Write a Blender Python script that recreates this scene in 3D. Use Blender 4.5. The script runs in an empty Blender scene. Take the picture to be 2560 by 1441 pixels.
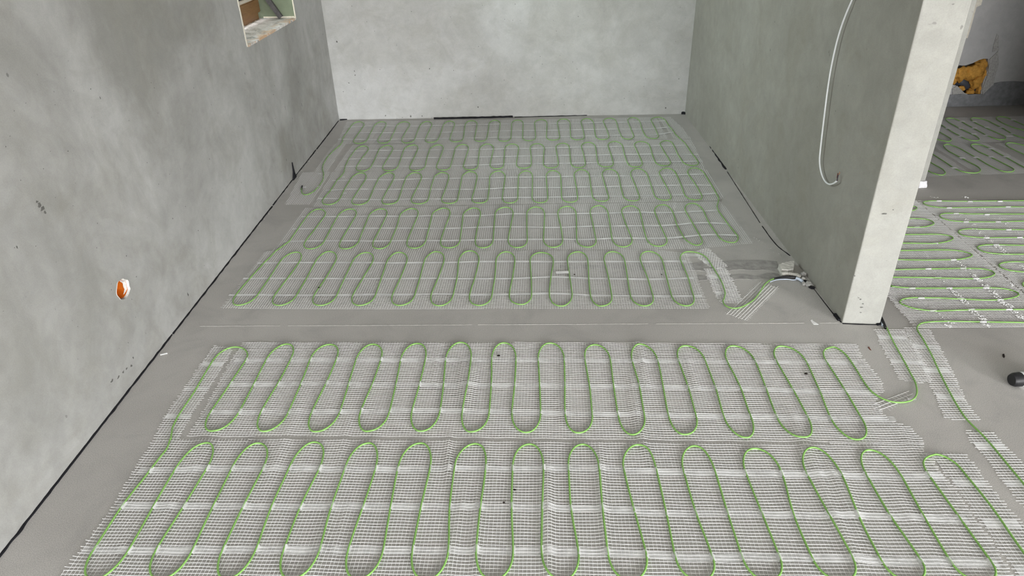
import bpy, bmesh, math, random
import numpy as np
from mathutils import Vector, Matrix, noise as mnoise

random.seed(7); rng = np.random.default_rng(7)
S = bpy.context.scene
COL = S.collection

# ------------------------------------------------------------------ camera
CAM_H = 1.415
FPX = 1727.6
R = np.array([[0.9996411, 0.01926567, 0.01861477],
              [0.00653962, 0.49834255, -0.86695555],
              [-0.02597901, 0.86676614, 0.49803771]])
cam = bpy.data.cameras.new('camera')
cam.sensor_fit = 'HORIZONTAL'; cam.sensor_width = 36.0
cam.lens = FPX / 2560 * 36.0
cam.clip_start = 0.05
cam_o = bpy.data.objects.new('camera', cam); COL.objects.link(cam_o)
M = Matrix([list(R[0]) + [0], list(R[1]) + [0], list(R[2]) + [CAM_H], [0, 0, 0, 1]])
cam_o.matrix_world = M
S.camera = cam_o

# ------------------------------------------------------------------ view + sky + daylight openings
S.view_settings.view_transform = 'Standard'
S.view_settings.look = 'None'
S.view_settings.gamma = 1.0
S.view_settings.use_curve_mapping = False
S.view_settings.exposure = 0.14
SKY = 24
w = bpy.data.worlds.new('overcast_sky'); S.world = w; w.use_nodes = True
nt = w.node_tree; nt.nodes.clear()
wo = nt.nodes.new('ShaderNodeOutputWorld'); bg = nt.nodes.new('ShaderNodeBackground')
tc = nt.nodes.new('ShaderNodeTexCoord'); sp = nt.nodes.new('ShaderNodeSeparateXYZ')
cr = nt.nodes.new('ShaderNodeValToRGB')
cr.color_ramp.elements[0].position = 0.48; cr.color_ramp.elements[0].color = (0.30, 0.29, 0.27, 1)
cr.color_ramp.elements[1].position = 0.55; cr.color_ramp.elements[1].color = (0.985, 0.987, 0.995, 1)
mp = nt.nodes.new('ShaderNodeMapRange'); mp.inputs['From Min'].default_value = -1
nt.links.new(tc.outputs['Generated'], sp.inputs[0]); nt.links.new(sp.outputs['Z'], mp.inputs['Value'])
nt.links.new(mp.outputs[0], cr.inputs[0]); nt.links.new(cr.outputs[0], bg.inputs[0])
bg.inputs[1].default_value = SKY
nt.links.new(bg.outputs[0], wo.inputs[0])

def portal(name, loc, rot, sx, sy):
    l = bpy.data.lights.new(name, 'AREA'); l.shape = 'RECTANGLE'; l.size = sx; l.size_y = sy
    l.cycles.is_portal = True
    o = bpy.data.objects.new(name, l); o.location = loc; o.rotation_euler = rot; COL.objects.link(o)
REAR_Y = -7.5; RIGHT_X = 4.4; CEIL = 2.6
REAR_OPEN = (-1.2, 4.2, 0.02, 2.52)          # x0 x1 z0 z1, the terrace opening behind the camera
SIDE_OPEN = (-5.6, -2.0, 0.02, 2.45)          # y0 y1 z0 z1, the opening in the right outer wall
portal('daylight_rear', (sum(REAR_OPEN[:2]) / 2, REAR_Y + .01, sum(REAR_OPEN[2:]) / 2), (math.radians(90), 0, 0), REAR_OPEN[1] - REAR_OPEN[0], REAR_OPEN[3] - REAR_OPEN[2])
portal('daylight_niche', (-1.62, 3.93, 1.42), (math.radians(90), 0, math.radians(-90)), .8, 1.2)
portal('daylight_side', (RIGHT_X - .01, sum(SIDE_OPEN[:2]) / 2, sum(SIDE_OPEN[2:]) / 2), (math.radians(90), 0, math.radians(90)), SIDE_OPEN[1] - SIDE_OPEN[0], SIDE_OPEN[3] - SIDE_OPEN[2])

# ------------------------------------------------------------------ helpers
def ray(x, y):
    return R @ np.array([x - 1280.0, -(y - 720.5), -FPX])
def fl(x, y, z=0.0):
    d = ray(x, y); t = (z - CAM_H) / d[2]
    return np.array([d[0] * t, d[1] * t])
def wl(x, y, axis, val):
    d = ray(x, y); o = np.array([0, 0, CAM_H]); t = (val - o[axis]) / d[axis]
    return o + d * t
def tag(o, label=None, cat=None, group=None, kind=None):
    if label: o['label'] = label
    if cat: o['category'] = cat
    if group: o['group'] = group
    if kind: o['kind'] = kind
    return o
def empty(name, loc):
    o = bpy.data.objects.new(name, None); o.location = loc; o.empty_display_size = .05
    COL.objects.link(o); return o
def mesh_obj(name, V, F, mat, parent=None, smooth=False, mats=None, fmat=None):
    """V in world coordinates; a child is stored relative to its parent's base."""
    V = np.asarray(V, dtype=float)
    if parent is not None:
        p = parent; off = np.zeros(3)
        while p is not None:
            off += np.array(p.location); p = p.parent
        V = V - off
    me = bpy.data.meshes.new(name)
    me.from_pydata(V.tolist(), [], F if isinstance(F, list) else F.tolist())
    for m in (mats or [mat]): me.materials.append(m)
    if fmat is not None: me.polygons.foreach_set('material_index', fmat)
    if smooth: me.polygons.foreach_set('use_smooth', [True] * len(me.polygons))
    me.update()
    o = bpy.data.objects.new(name, me); COL.objects.link(o)
    if parent is not None: o.parent = parent
    return o
def bm_obj(name, bm, mat, parent=None, smooth=False, origin=None):
    bmesh.ops.recalc_face_normals(bm, faces=bm.faces)
    V = np.array([v.co[:] for v in bm.verts]); bm.verts.index_update()
    F = [[v.index for v in f.verts] for f in bm.faces]; bm.free()
    if origin is None:
        return mesh_obj(name, V, F, mat, parent, smooth)
    o = mesh_obj(name, V - np.array(origin), F, mat, None, smooth); o.location = origin
    return o
def box(bm, lo, hi):
    r = bmesh.ops.create_cube(bm, size=1.0)
    for v in r['verts']:
        v.co = Vector([lo[i] + (hi[i] - lo[i]) * (v.co[i] + .5) for i in range(3)])
    return r['verts']
def tube(P, rad, n=8, cap=True, ref=(0, 0, 1.0)):
    P = np.asarray(P, float); k = len(P)
    T = np.gradient(P, axis=0); T /= np.linalg.norm(T, axis=1)[:, None] + 1e-12
    up = np.array(ref, float); Sd = np.cross(T, up); nn = np.linalg.norm(Sd, axis=1)
    Sd[nn < .05] = np.array([1.0, 0, 0]); Sd /= np.linalg.norm(Sd, axis=1)[:, None]
    N = np.cross(Sd, T)
    rad = np.broadcast_to(np.asarray(rad, float), (k,))
    a = np.arange(n) * 2 * np.pi / n
    V = P[:, None, :] + rad[:, None, None] * (np.cos(a)[None, :, None] * Sd[:, None, :] + np.sin(a)[None, :, None] * N[:, None, :])
    V = V.reshape(-1, 3)
    i = np.arange(k - 1)[:, None] * n; j = np.arange(n)[None, :]; j2 = (j + 1) % n
    F = np.stack([i + j, i + j2, i + n + j2, i + n + j], -1).reshape(-1, 4).tolist()
    if cap: F += [list(range(n))[::-1], list(range((k - 1) * n, k * n))]
    return V, F
def catmull(P, step=.006):
    P = np.asarray(P, float)
    if len(P) > 12:                         # long gaps get intermediate points so that the curve does not overshoot
        Q = [P[0]]
        for a, b in zip(P[:-1], P[1:]):
            m = max(1, int(np.linalg.norm(b - a) / .05))
            Q += [a + (b - a) * k / m for k in range(1, m + 1)]
        P = np.array(Q)
    Q = np.vstack([2 * P[0] - P[1], P, 2 * P[-1] - P[-2]]); out = []
    for i in range(1, len(Q) - 2):
        p0, p1, p2, p3 = Q[i - 1], Q[i], Q[i + 1], Q[i + 2]
        m = max(2, int(np.linalg.norm(p2 - p1) / step)); t = np.linspace(0, 1, m, endpoint=False)[:, None]
        out.append(.5 * (2 * p1 + (p2 - p0) * t + (2 * p0 - 5 * p1 + 4 * p2 - p3) * t ** 2 + (-p0 + 3 * p1 - 3 * p2 + p3) * t ** 3))
    out.append(P[-1:]); return np.vstack(out)

# ------------------------------------------------------------------ materials
def mat(name):
    m = bpy.data.materials.new(name); m.use_nodes = True
    t = m.node_tree; b = t.nodes['Principled BSDF']
    return m, t, b
def N(t, typ, **kw):
    n = t.nodes.new(typ)
    for k, v in kw.items():
        if k.startswith('i_'): n.inputs[k[2:].replace('_', ' ')].default_value = v
        else: setattr(n, k, v)
    return n
def ramp(t, src, *stops):
    r = t.nodes.new('ShaderNodeValToRGB'); e = r.color_ramp.elements
    while len(e) < len(stops): e.new(.5)
    for k, (p, c) in enumerate(stops):
        e[k].position = p; e[k].color = (*c, 1) if len(c) == 3 else c
    t.links.new(src, r.inputs[0]); return r
def mix(t, fac, a, b, typ='MIX'):
    n = t.nodes.new('ShaderNodeMix'); n.data_type = 'RGBA'; n.blend_type = typ
    for idx, v in ((0, fac), (6, a), (7, b)):
        if hasattr(v, 'node'): t.links.new(v, n.inputs[idx])
        elif isinstance(v, (int, float)): n.inputs[idx].default_value = v
        else: n.inputs[idx].default_value = (*v, 1)
    return n.outputs[2]
def wpos(t, scale=(1, 1, 1)):
    g = t.nodes.new('ShaderNodeNewGeometry'); m = t.nodes.new('ShaderNodeMapping')
    m.inputs['Scale'].default_value = scale
    t.links.new(g.outputs['Position'], m.inputs[0]); return m.outputs[0]
def nz(t, vec, scale, detail=4, rough=.55, dist=0):
    n = N(t, 'ShaderNodeTexNoise'); n.inputs['Scale'].default_value = scale; n.inputs['Detail'].default_value = detail
    n.inputs['Roughness'].default_value = rough; n.inputs['Distortion'].default_value = dist
    t.links.new(vec, n.inputs['Vector']); return n.outputs['Fac']
def bump(t, b, h, strength=.2, dist=.002):
    n = N(t, 'ShaderNodeBump'); n.inputs['Strength'].default_value = strength; n.inputs['Distance'].default_value = dist
    t.links.new(h, n.inputs['Height']); t.links.new(n.outputs[0], b.inputs['Normal'])

def plaster(name, dark, light, warm, seed=0.0, specks=True, streak=(1, 1, 1)):
    m, t, b = mat(name)
    p = wpos(t, streak)
    off = t.nodes.new('ShaderNodeVectorMath'); off.operation = 'ADD'; off.inputs[1].default_value = (seed, seed * .7, seed * 1.3)
    t.links.new(p, off.inputs[0]); p = off.outputs[0]
    n1 = nz(t, p, 1.25, 6, .62, .5); c = ramp(t, n1, (.38, dark), (.62, light)).outputs[0]
    n2 = nz(t, p, 3.4, 7, .66, .9); f2 = ramp(t, n2, (.46, (0, 0, 0)), (.72, (.65, .65, .65))).outputs[0]
    c = mix(t, f2, c, warm)
    n3 = nz(t, p, 14, 5, .7, .5); f3 = ramp(t, n3, (.35, (.93, .93, .93)), (.65, (1.05, 1.05, 1.05))).outputs[0]
    c = mix(t, 1.0, c, f3, 'MULTIPLY')
    n4 = nz(t, p, 260, 2, .5); f4 = ramp(t, n4, (.3, (.95, .95, .95)), (.7, (1.04, 1.04, 1.04))).outputs[0]
    c = mix(t, 1.0, c, f4, 'MULTIPLY')
    if specks:
        s1 = nz(t, p, 42, 1, .5); s2 = nz(t, p, 3.1, 2, .5)
        f = ramp(t, s1, (.765, (0, 0, 0)), (.80, (1, 1, 1))).outputs[0]
        g = ramp(t, s2, (.5, (0, 0, 0)), (.62, (.7, .7, .7))).outputs[0]
        c = mix(t, mix(t, 1.0, f, g, 'MULTIPLY'), c, (.12, .12, .115))
    t.links.new(c, b.inputs['Base Color']); b.inputs['Roughness'].default_value = .82
    b.inputs['Specular IOR Level'].default_value = .25
    bump(t, b, nz(t, p, 60, 5, .65), .12, .003)
    return m
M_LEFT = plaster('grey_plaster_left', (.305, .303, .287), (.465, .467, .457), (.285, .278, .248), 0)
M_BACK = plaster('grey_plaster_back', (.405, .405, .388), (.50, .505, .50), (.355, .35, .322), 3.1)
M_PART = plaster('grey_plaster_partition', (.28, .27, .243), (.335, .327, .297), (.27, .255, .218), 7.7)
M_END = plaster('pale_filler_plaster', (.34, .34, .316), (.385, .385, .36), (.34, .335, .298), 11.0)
M_FAR = plaster('grey_plaster_far', (.42, .42, .42), (.50, .50, .50), (.42, .41, .40), 15.0)
M_MISC = plaster('plain_plaster', (.46, .46, .45), (.54, .54, .53), (.45, .44, .41), 20.0, specks=False)

M_CEIL = plaster('white_ceiling', (.78, .78, .77), (.84, .84, .83), (.76, .76, .74), 30.0, specks=False)
def floor_mat():
    m, t, b = mat('sanded_screed')
    p = wpos(t)
    n1 = nz(t, p, 1.6, 5, .55, .3); c = ramp(t, n1, (.34, (.42, .407, .388)), (.66, (.505, .49, .47))).outputs[0]
    n2 = nz(t, p, 5.5, 6, .65, .7); f2 = ramp(t, n2, (.5, (0, 0, 0)), (.75, (.55, .55, .55))).outputs[0]
    c = mix(t, f2, c, (.33, .321, .311))
    n3 = nz(t, p, 420, 2, .6); f3 = ramp(t, n3, (.28, (.70, .70, .70)), (.72, (1.25, 1.25, 1.25))).outputs[0]
    c = mix(t, 1.0, c, f3, 'MULTIPLY')
    n5 = nz(t, p, 120, 2, .5); f5 = ramp(t, n5, (.74, (0, 0, 0)), (.80, (.6, .6, .6))).outputs[0]
    c = mix(t, f5, c, (.14, .135, .13))
    n6 = nz(t, p, 95, 2, .5); f6 = ramp(t, n6, (.765, (0, 0, 0)), (.79, (.5, .5, .5))).outputs[0]
    c = mix(t, f6, c, (.55, .55, .53))
    t.links.new(c, b.inputs['Base Color']); b.inputs['Roughness'].default_value = .78
    b.inputs['Specular IOR Level'].default_value = .3
    bump(t, b, nz(t, p, 300, 4, .65), .25, .0012)
    return m
M_FLOOR = floor_mat()

def simple(name, col, rough=.6, spec=.4, var=.12, scale=40, bmp=0, metal=0):
    m, t, b = mat(name); p = wpos(t)
    n = nz(t, p, scale, 4, .6)
    lo = tuple(c * (1 - var) for c in col); hi = tuple(c * (1 + var) for c in col)
    t.links.new(ramp(t, n, (.3, lo), (.7, hi)).outputs[0], b.inputs['Base Color'])
    b.inputs['Roughness'].default_value = rough; b.inputs['Specular IOR Level'].default_value = spec
    b.inputs['Metallic'].default_value = metal
    if bmp: bump(t, b, n, bmp, .003)
    return m
M_CABLE = simple('green_cable_sheath', (.215, .425, .105), .42, .45, .10, 30)
M_FIBRE = simple('white_glass_fibre', (.74, .74, .735), .5, .4, .08, 60)
M_FIBRE_THIN = simple('thin_glass_fibre', (.70, .70, .695), .5, .4, .08, 60)
M_FOAM_GAPSHADE = simple('black_foam_and_gap_shade', (.012, .012, .015), .8, .2, .3, 200)  # edge foam; also the shade painted into gaps at the partition end
M_BLACK = simple('black_rubber', (.012, .012, .014), .45, .45, .2, 80)
M_DARK = simple('dark_crumb', (.022, .017, .015), .8, .2, .3, 200)
M_WHITEPL = simple('white_plastic', (.80, .82, .84), .4, .5, .03, 30)
M_PAPER = simple('white_scrap', (.85, .85, .85), .6, .3, .05, 60)
M_CONDUIT = simple('grey_conduit', (.52, .51, .47), .5, .4, .08, 60)
M_BLUETAPE = simple('pale_blue_tape', (.55, .62, .72), .5, .4, .08, 60)
M_PLUMP = simple('broken_plaster', (.60, .585, .55), .9, .1, .16, 55, .5)
M_RUBBLE = simple('mortar_rubble', (.36, .355, .34), .9, .1, .25, 90, .6)
M_SPECK = simple('dark_speck', (.14, .138, .13), .9, .1, .2, 90)
M_MORTAR = simple('dark_mortar_fill', (.335, .326, .315), .9, .1, .22, 35, .5)
M_JOINT = simple('pale_joint_line', (.50, .49, .47), .9, .1, .25, 70)
M_ORANGE = simple('orange_wall_box', (.62, .155, .012), .4, .45, .12, 50)
M_LIME = simple('white_gypsum_rim', (.62, .62, .59), .9, .1, .1, 160, .5)
M_FOAM = simple('yellow_construction_foam', (.53, .275, .055), .75, .2, .24, 50, .8)
M_COPPER = simple('copper_wire', (.60, .26, .14), .35, .5, .1, 50, 0, .8)
M_BROWNW = simple('brown_wire', (.16, .045, .025), .5, .4, .1, 50)
M_NAVYW = simple('dark_wire', (.03, .028, .05), .5, .4, .1, 50)
M_SILVER = simple('pale_metal_band', (.80, .82, .84), .3, .5, .04, 50)
M_PROFILE = simple('grey_plastic_profile', (.085, .082, .085), .55, .4, .35, 60, .3)
M_GREENBD = simple('green_gypsum_board', (.19, .225, .158), .8, .2, .16, 12)
M_BEAD = simple('cream_corner_bead', (.78, .74, .64), .7, .2, .12, 80, .3)
M_FARBAND = simple('dark_render_band', (.20, .205, .215), .9, .1, .22, 30, .6)
M_RAG = simple('white_plaster_lip', (.68, .68, .70), .8, .2, .1, 60, .4)
M_GASKET = simple('black_window_gasket', (.05, .055, .07), .5, .4, .1, 50)
M_SPACER = simple('pale_glazing_bead', (.72, .66, .58), .5, .3, .06, 50)

def wood():
    m, t, b = mat('golden_oak_frame'); p = wpos(t, (3, 1.0, 14))
    n = nz(t, p, 8, 6, .65, 1.2)
    t.links.new(ramp(t, n, (.3, (.19, .095, .036)), (.7, (.33, .175, .07))).outputs[0], b.inputs['Base Color'])
    b.inputs['Roughness'].default_value = .42
    return m
M_WOOD = wood()
def sill_mat():
    m, t, b = mat('rough_sill'); p = wpos(t)
    n1 = nz(t, p, 15, 6, .7, .6); c = ramp(t, n1, (.28, (.26, .25, .25)), (.42, (.60, .58, .55)), (.52, (.86, .84, .82))).outputs[0]
    g = N(t, 'ShaderNodeSeparateXYZ'); t.links.new(p, g.inputs[0])
    mr = N(t, 'ShaderNodeMapRange'); mr.inputs['From Min'].default_value = -1.40; mr.inputs['From Max'].default_value = -1.335
    t.links.new(g.outputs['X'], mr.inputs['Value'])
    n2 = nz(t, p, 13, 3, .6); n2r = ramp(t, n2, (.42, (0, 0, 0)), (.55, (1, 1, 1))).outputs[0]
    f = mix(t, 1.0, n2r, mr.outputs[0], 'MULTIPLY')
    c = mix(t, f, c, (.72, .49, .31))
    t.links.new(c, b.inputs['Base Color']); b.inputs['Roughness'].default_value = .9
    bump(t, b, n1, .8, .006); return m
M_SILL = sill_mat()
def glass():
    m, t, b = mat('window_glass')
    tr = t.nodes.new('ShaderNodeBsdfTransparent'); tr.inputs[0].default_value = (.86, .92, .90, 1); gl = t.nodes.new('ShaderNodeBsdfGlossy'); gl.inputs['Roughness'].default_value = .02
    fr = t.nodes.new('ShaderNodeFresnel'); fr.inputs[0].default_value = 1.5; mx = t.nodes.new('ShaderNodeMixShader')
    t.links.new(fr.outputs[0], mx.inputs[0]); t.links.new(tr.outputs[0], mx.inputs[1]); t.links.new(gl.outputs[0], mx.inputs[2]); t.links.new(mx.outputs[0], t.nodes['Material Output'].inputs[0])
    return m
M_GLASS = glass()
def tape_mat(name, lo, hi, scale=9):
    m, t, b = mat(name); p = wpos(t)
    b.inputs['Base Color'].default_value = (.93, .935, .94, 1); b.inputs['Roughness'].default_value = .4
    n = nz(t, p, scale, 3, .6); f = ramp(t, n, (.38, (lo,) * 3), (.62, (hi,) * 3)).outputs[0]
    tr = t.nodes.new('ShaderNodeBsdfTransparent'); mx = t.nodes.new('ShaderNodeMixShader')
    t.links.new(f, mx.inputs[0]); t.links.new(tr.outputs[0], mx.inputs[1]); t.links.new(b.outputs[0], mx.inputs[2])
    t.links.new(mx.outputs[0], t.nodes['Material Output'].inputs[0])
    return m
M_TAPE = tape_mat('clear_adhesive_tape', .30, .72)
M_TAPE_FAR = tape_mat('clear_tape_far', .62, .88)
M_TAPE_PALE = tape_mat('whitish_adhesive_tape', .45, .8)

# ------------------------------------------------------------------ the setting
XL = -1.331; XR = 1.169; XR2 = 1.301
bl = fl(848, 300); br = fl(1712, 285)
def struct(o, parent=None):
    if parent is None: o['kind'] = 'structure'
    return o
bm = bmesh.new(); box(bm, (-1.75, REAR_Y - .3, -.2), (RIGHT_X + .3, 5.3, 0.0))
floor = struct(bm_obj('floor', bm, M_FLOOR))
bm = bmesh.new(); box(bm, (-1.75, REAR_Y - .3, CEIL), (RIGHT_X + .3, 5.3, CEIL + .2))
struct(bm_obj('ceiling', bm, M_CEIL))

def ellipse_loop(cy, cz, ry, rz, n, wob=.12, sd=0):
    return [(cy + ry * math.cos(a) * (1 + wob * mnoise.noise((math.cos(a) * 1.7 + sd, math.sin(a) * 1.7, sd))),
             cz + rz * math.sin(a) * (1 + wob * mnoise.noise((math.cos(a) * 1.7, math.sin(a) * 1.7 + sd, sd))))
            for a in [2 * math.pi * k / n for k in range(n)]]
def holed_face(bm, plane, outer, holes):
    """fill an outline with holes; plane maps (a, b) to a 3D point; returns the hole vertex loops"""
    loops = []; es = []
    for L in [outer] + holes:
        vs = [bm.verts.new(plane(*p)) for p in L]; loops.append(vs)
        es += [bm.edges.new((vs[k], vs[(k + 1) % len(vs)])) for k in range(len(vs))]
    bmesh.ops.triangle_fill(bm, edges=es, use_beauty=True)
    return loops[1:]
def sleeve(bm, loop, pts2):
    v2 = [bm.verts.new(p) for p in pts2]; n = len(loop)
    for k in range(n): bm.faces.new((loop[k], loop[(k + 1) % n], v2[(k + 1) % n], v2[k]))
    return v2
# left wall with the window niche and the hole of the wall box
WY0, WY1, WZ0, WZ1 = 3.507, 4.352, .792, 2.05
HOLE_C = wl(307, 723, 0, XL)
hl = ellipse_loop(HOLE_C[1], HOLE_C[2], .040, .034, 28, .22, 2.3)
bm = bmesh.new()
outer = [(REAR_Y - .3, -.05), (5.25, -.05), (5.25, CEIL + .05), (REAR_Y - .3, CEIL + .05)]
win = [(WY0, WZ0), (WY1, WZ0), (WY1, WZ1), (WY0, WZ1)]
lw = holed_face(bm, lambda a, b: (XL, a, b), outer, [win, hl])
sleeve(bm, lw[1], [(XL - .055, y, z) for y, z in hl])
XO = XL - .36
lo = holed_face(bm, lambda a, b: (XO, a, b), outer, [win])
for k in range(4): bm.faces.new((lw[0][k], lw[0][(k + 1) % 4], lo[0][(k + 1) % 4], lo[0][k]))
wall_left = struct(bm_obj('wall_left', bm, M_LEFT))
# back wall (runs slightly out of square)
d = (br - bl) / np.linalg.norm(br - bl); nb = np.array([-d[1], d[0]])
def prism(name, pts, z0, z1, m):
    n = len(pts); V = [(p[0], p[1], z0) for p in pts] + [(p[0], p[1], z1) for p in pts]
    F = [list(range(n))[::-1], list(range(n, 2 * n))] + [[k, (k + 1) % n, n + (k + 1) % n, n + k] for k in range(n)]
    return mesh_obj(name, V, F, m)
a0 = bl - d * .5; a1 = br + d * .10
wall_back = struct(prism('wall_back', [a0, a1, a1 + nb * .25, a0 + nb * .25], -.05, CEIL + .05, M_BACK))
# partition: shaded long side, pale end face
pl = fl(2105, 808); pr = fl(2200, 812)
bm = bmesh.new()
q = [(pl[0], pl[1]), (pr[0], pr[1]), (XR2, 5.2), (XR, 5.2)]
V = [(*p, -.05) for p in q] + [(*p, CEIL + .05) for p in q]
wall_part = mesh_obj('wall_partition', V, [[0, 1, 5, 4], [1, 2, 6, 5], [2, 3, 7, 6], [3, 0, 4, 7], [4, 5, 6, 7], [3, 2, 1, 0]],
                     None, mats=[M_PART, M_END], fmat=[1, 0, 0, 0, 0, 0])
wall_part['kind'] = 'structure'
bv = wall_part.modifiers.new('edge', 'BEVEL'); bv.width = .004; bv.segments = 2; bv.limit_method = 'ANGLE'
# doorway wall between the right room and the far room
JX, JY = fl(2308, 468)
bm = bmesh.new()
box(bm, (XR2 - .01, JY, -.05), (JX, JY + .15, CEIL + .05)); box(bm, (JX + .92, JY, -.05), (RIGHT_X + .05, JY + .15, CEIL + .05))
box(bm, (JX, JY, 2.1), (JX + .92, JY + .15, CEIL + .05))
struct(bm_obj('wall_doorway', bm, M_END))
FY = 4.95
bm = bmesh.new(); box(bm, (XR2 - .01, FY, -.05), (RIGHT_X + .05, FY + .25, CEIL + .05))
# far wall with an irregular broken hole
bm.free(); bm = bmesh.new()
hole_px = [(2330, 205), (2352, 178), (2376, 168), (2396, 163), (2412, 164), (2432, 158), (2448, 150), (2458, 147), (2470, 147), (2472, 168), (2466, 186), (2458, 205), (2454, 224), (2452, 239), (2430, 240), (2410, 232), (2390, 214), (2372, 210), (2350, 214)]
hole = [(wl(x, y, 1, FY)[0], wl(x, y, 1, FY)[2]) for x, y in hole_px]
fo = [(XR2 - .01, -.05), (RIGHT_X + .05, -.05), (RIGHT_X + .05, CEIL + .05), (XR2 - .01, CEIL + .05)]
hv = holed_face(bm, lambda a, b: (a, FY, b), fo, [hole])
v2 = sleeve(bm, hv[0], [(x, FY + .09, z) for x, z in hole]); bm.faces.new(v2)
vs = [bm.verts.new((x, FY + .25, z)) for x, z in fo]; bm.faces.new(vs)
wall_far = struct(bm_obj('wall_far', bm, M_FAR))
# outer walls behind the camera and to the right, with the openings that let the daylight in
def holed_box(name, plane0, plane1, outer, holes, m):
    bm = bmesh.new(); A = holed_face(bm, plane0, outer, holes); B = holed_face(bm, plane1, outer, holes)
    for la, lb in zip(A, B):
        n = len(la)
        for k in range(n): bm.faces.new((la[k], la[(k + 1) % n], lb[(k + 1) % n], lb[k]))
    return struct(bm_obj(name, bm, m))
x0, x1, z0, z1 = REAR_OPEN
holed_box('wall_rear', lambda a, b: (a, REAR_Y, b), lambda a, b: (a, REAR_Y - .3, b), [(-1.75, -.05), (RIGHT_X + .3, -.05), (RIGHT_X + .3, CEIL + .05), (-1.75, CEIL + .05)], [[(x0, z0), (x1, z0), (x1, z1), (x0, z1)]], M_MISC)
y0, y1, z0, z1 = SIDE_OPEN
holed_box('wall_right', lambda a, b: (RIGHT_X, a, b), lambda a, b: (RIGHT_X + .3, a, b), [(REAR_Y - .3, -.05), (5.3, -.05), (5.3, CEIL + .05), (REAR_Y - .3, CEIL + .05)], [[(y0, z0), (y1, z0), (y1, z1), (y0, z1)]], M_MISC)

# --- floor details: the filled channel, the pale construction joint
def blob_strip(P, w0, w1, z, th, seed, step=.02, rag=.3):
    """ragged flat strip along a polyline of floor points, with thickness"""
    C = catmull(np.array(P, float), step); T = np.gradient(C, axis=0); T /= np.linalg.norm(T, axis=1)[:, None]
    Nn = np.stack([-T[:, 1], T[:, 0]], 1); V = []; F = []
    k = len(C); W = np.linspace(w0, w1, k)
    for i in range(k):
        a = W[i] * (.5 + rag * mnoise.noise((i * .31, seed, 0))); b = W[i] * (.5 + rag * mnoise.noise((i * .31, seed + 9, 0)))
        L = C[i] + Nn[i] * a; Q = C[i] - Nn[i] * b
        zt = z + th * (1 + .4 * mnoise.noise((i * .4, seed, 5)))
        V += [(L[0], L[1], z), (L[0], L[1], zt), (Q[0], Q[1], zt), (Q[0], Q[1], z)]
        if i:
            o = i * 4; p = o - 4
            for s in range(3): F.append([p + s, p + s + 1, o + s + 1, o + s])
    F += [[0, 1, 2, 3][::-1], [4 * k - 4, 4 * k - 3, 4 * k - 2, 4 * k - 1]]
    return V, F
def pts(*px, z=0.0): return [fl(x, y, z) for x, y in px]
V, F = blob_strip(pts((1400, 667), (1600, 668), (1760, 667), (1880, 664), (1945, 668)), .03, .10, 0.0, .0012, 3.0, .03, .35)
mesh_obj('mortar_fill', V, F, M_MORTAR, floor)
V, F = blob_strip(pts((1745, 695), (1850, 694), (1950, 690)), .05, .04, 0.0, .0010, 8.0, .02, .4)
mesh_obj('mortar_fill', V, F, M_MORTAR, floor)
for k, (xa, xb) in enumerate([(500, 700), (720, 1180), (1195, 1620), (1640, 2010), (2050, 2100)]):
    ya = 816 - (xa - 500) * .0052; yb = 816 - (xb - 500) * .0052
    V, F = blob_strip(pts((xa, ya), ((xa + xb) / 2, (ya + yb) / 2), (xb, yb)), .0028, .0026, 0.0, .0007, 20 + k, .02, .5)
    mesh_obj('joint_line', V, F, M_JOINT, floor)

# --- black edge strip along the walls; thin runs paint shadow gaps at partition end
def trim(name, segs, m=M_FOAM_GAPSHADE):
    V = []; F = []
    for k, (P, w0, w1, th) in enumerate(segs):
        v, f = blob_strip(pts(*P), w0, w1, 0.0, th, 40 + k * 3.3, .012, .45)
        o = len(V); V += v; F += [[i + o for i in q] for q in f]
    return struct(mesh_obj(name, V, F, m))
tl = trim('trim_1', [([(-60, 1468), (100, 1262), (300, 1005), (430, 838)], .010, .008, .005), ([(432, 836), (540, 697), (620, 594), (680, 517)], .007, .008, .004),
                ([(682, 514), (735, 445), (790, 376)], .007, .005, .004), ([(792, 374), (820, 338), (846, 303)], .004, .004, .004)])
# a torn tongue of the strip standing up against the wall
tp = fl(737, 446)
bm = bmesh.new()
a = [bm.verts.new((XL + .004, tp[1] + dy, z)) for dy, z in ((-.035, 0), (.028, 0), (.012, .03), (.004, .095), (-.004, .04))]
b = [bm.verts.new((v.co.x + .006, v.co.y, v.co.z)) for v in a]
bm.faces.new(a); bm.faces.new(b[::-1])
for k in range(5): bm.faces.new((a[k], a[(k + 1) % 5], b[(k + 1) % 5], b[k]))
bm_obj('torn_flap', bm, M_FOAM_GAPSHADE, tl)
trim('trim_2', [([(850, 301), (870, 299), (893, 298)], .012, .008, .007), ([(1085, 298), (1180, 296), (1282, 293)], .010, .018, .009), ([(1286, 294), (1400, 291), (1545, 287)], .0035, .003, .004),
                ([(1632, 284), (1648, 283), (1664, 283)], .014, .012, .008), ([(1703, 285), (1709, 285), (1716, 286)], .024, .022, .015)])
trim('trim_3', [([(1716, 287), (1745, 321), (1772, 358)], .005, .006, .004), ([(1772, 360), (1795, 395), (1815, 424)], .012, .012, .005), ([(1818, 430), (1850, 480), (1885, 535), (1900, 558)], .0025, .002, .002),
                ([(1905, 566), (1940, 612), (1975, 640)], .003, .004, .002), ([(2034, 722), (2060, 756), (2085, 788), (2103, 807)], .002, .004, .0015), ([(2087, 789), (2093, 796), (2098, 803)], .010, .012, .008),  # run to the partition corner is a shadow gap painted dark
                ([(2106, 810), (2150, 812), (2198, 813)], .003, .0035, .002), ([(2192, 814), (2202, 809), (2205, 801)], .007, .011, .006)])  # line under the end face paints the shade of the gap
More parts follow.
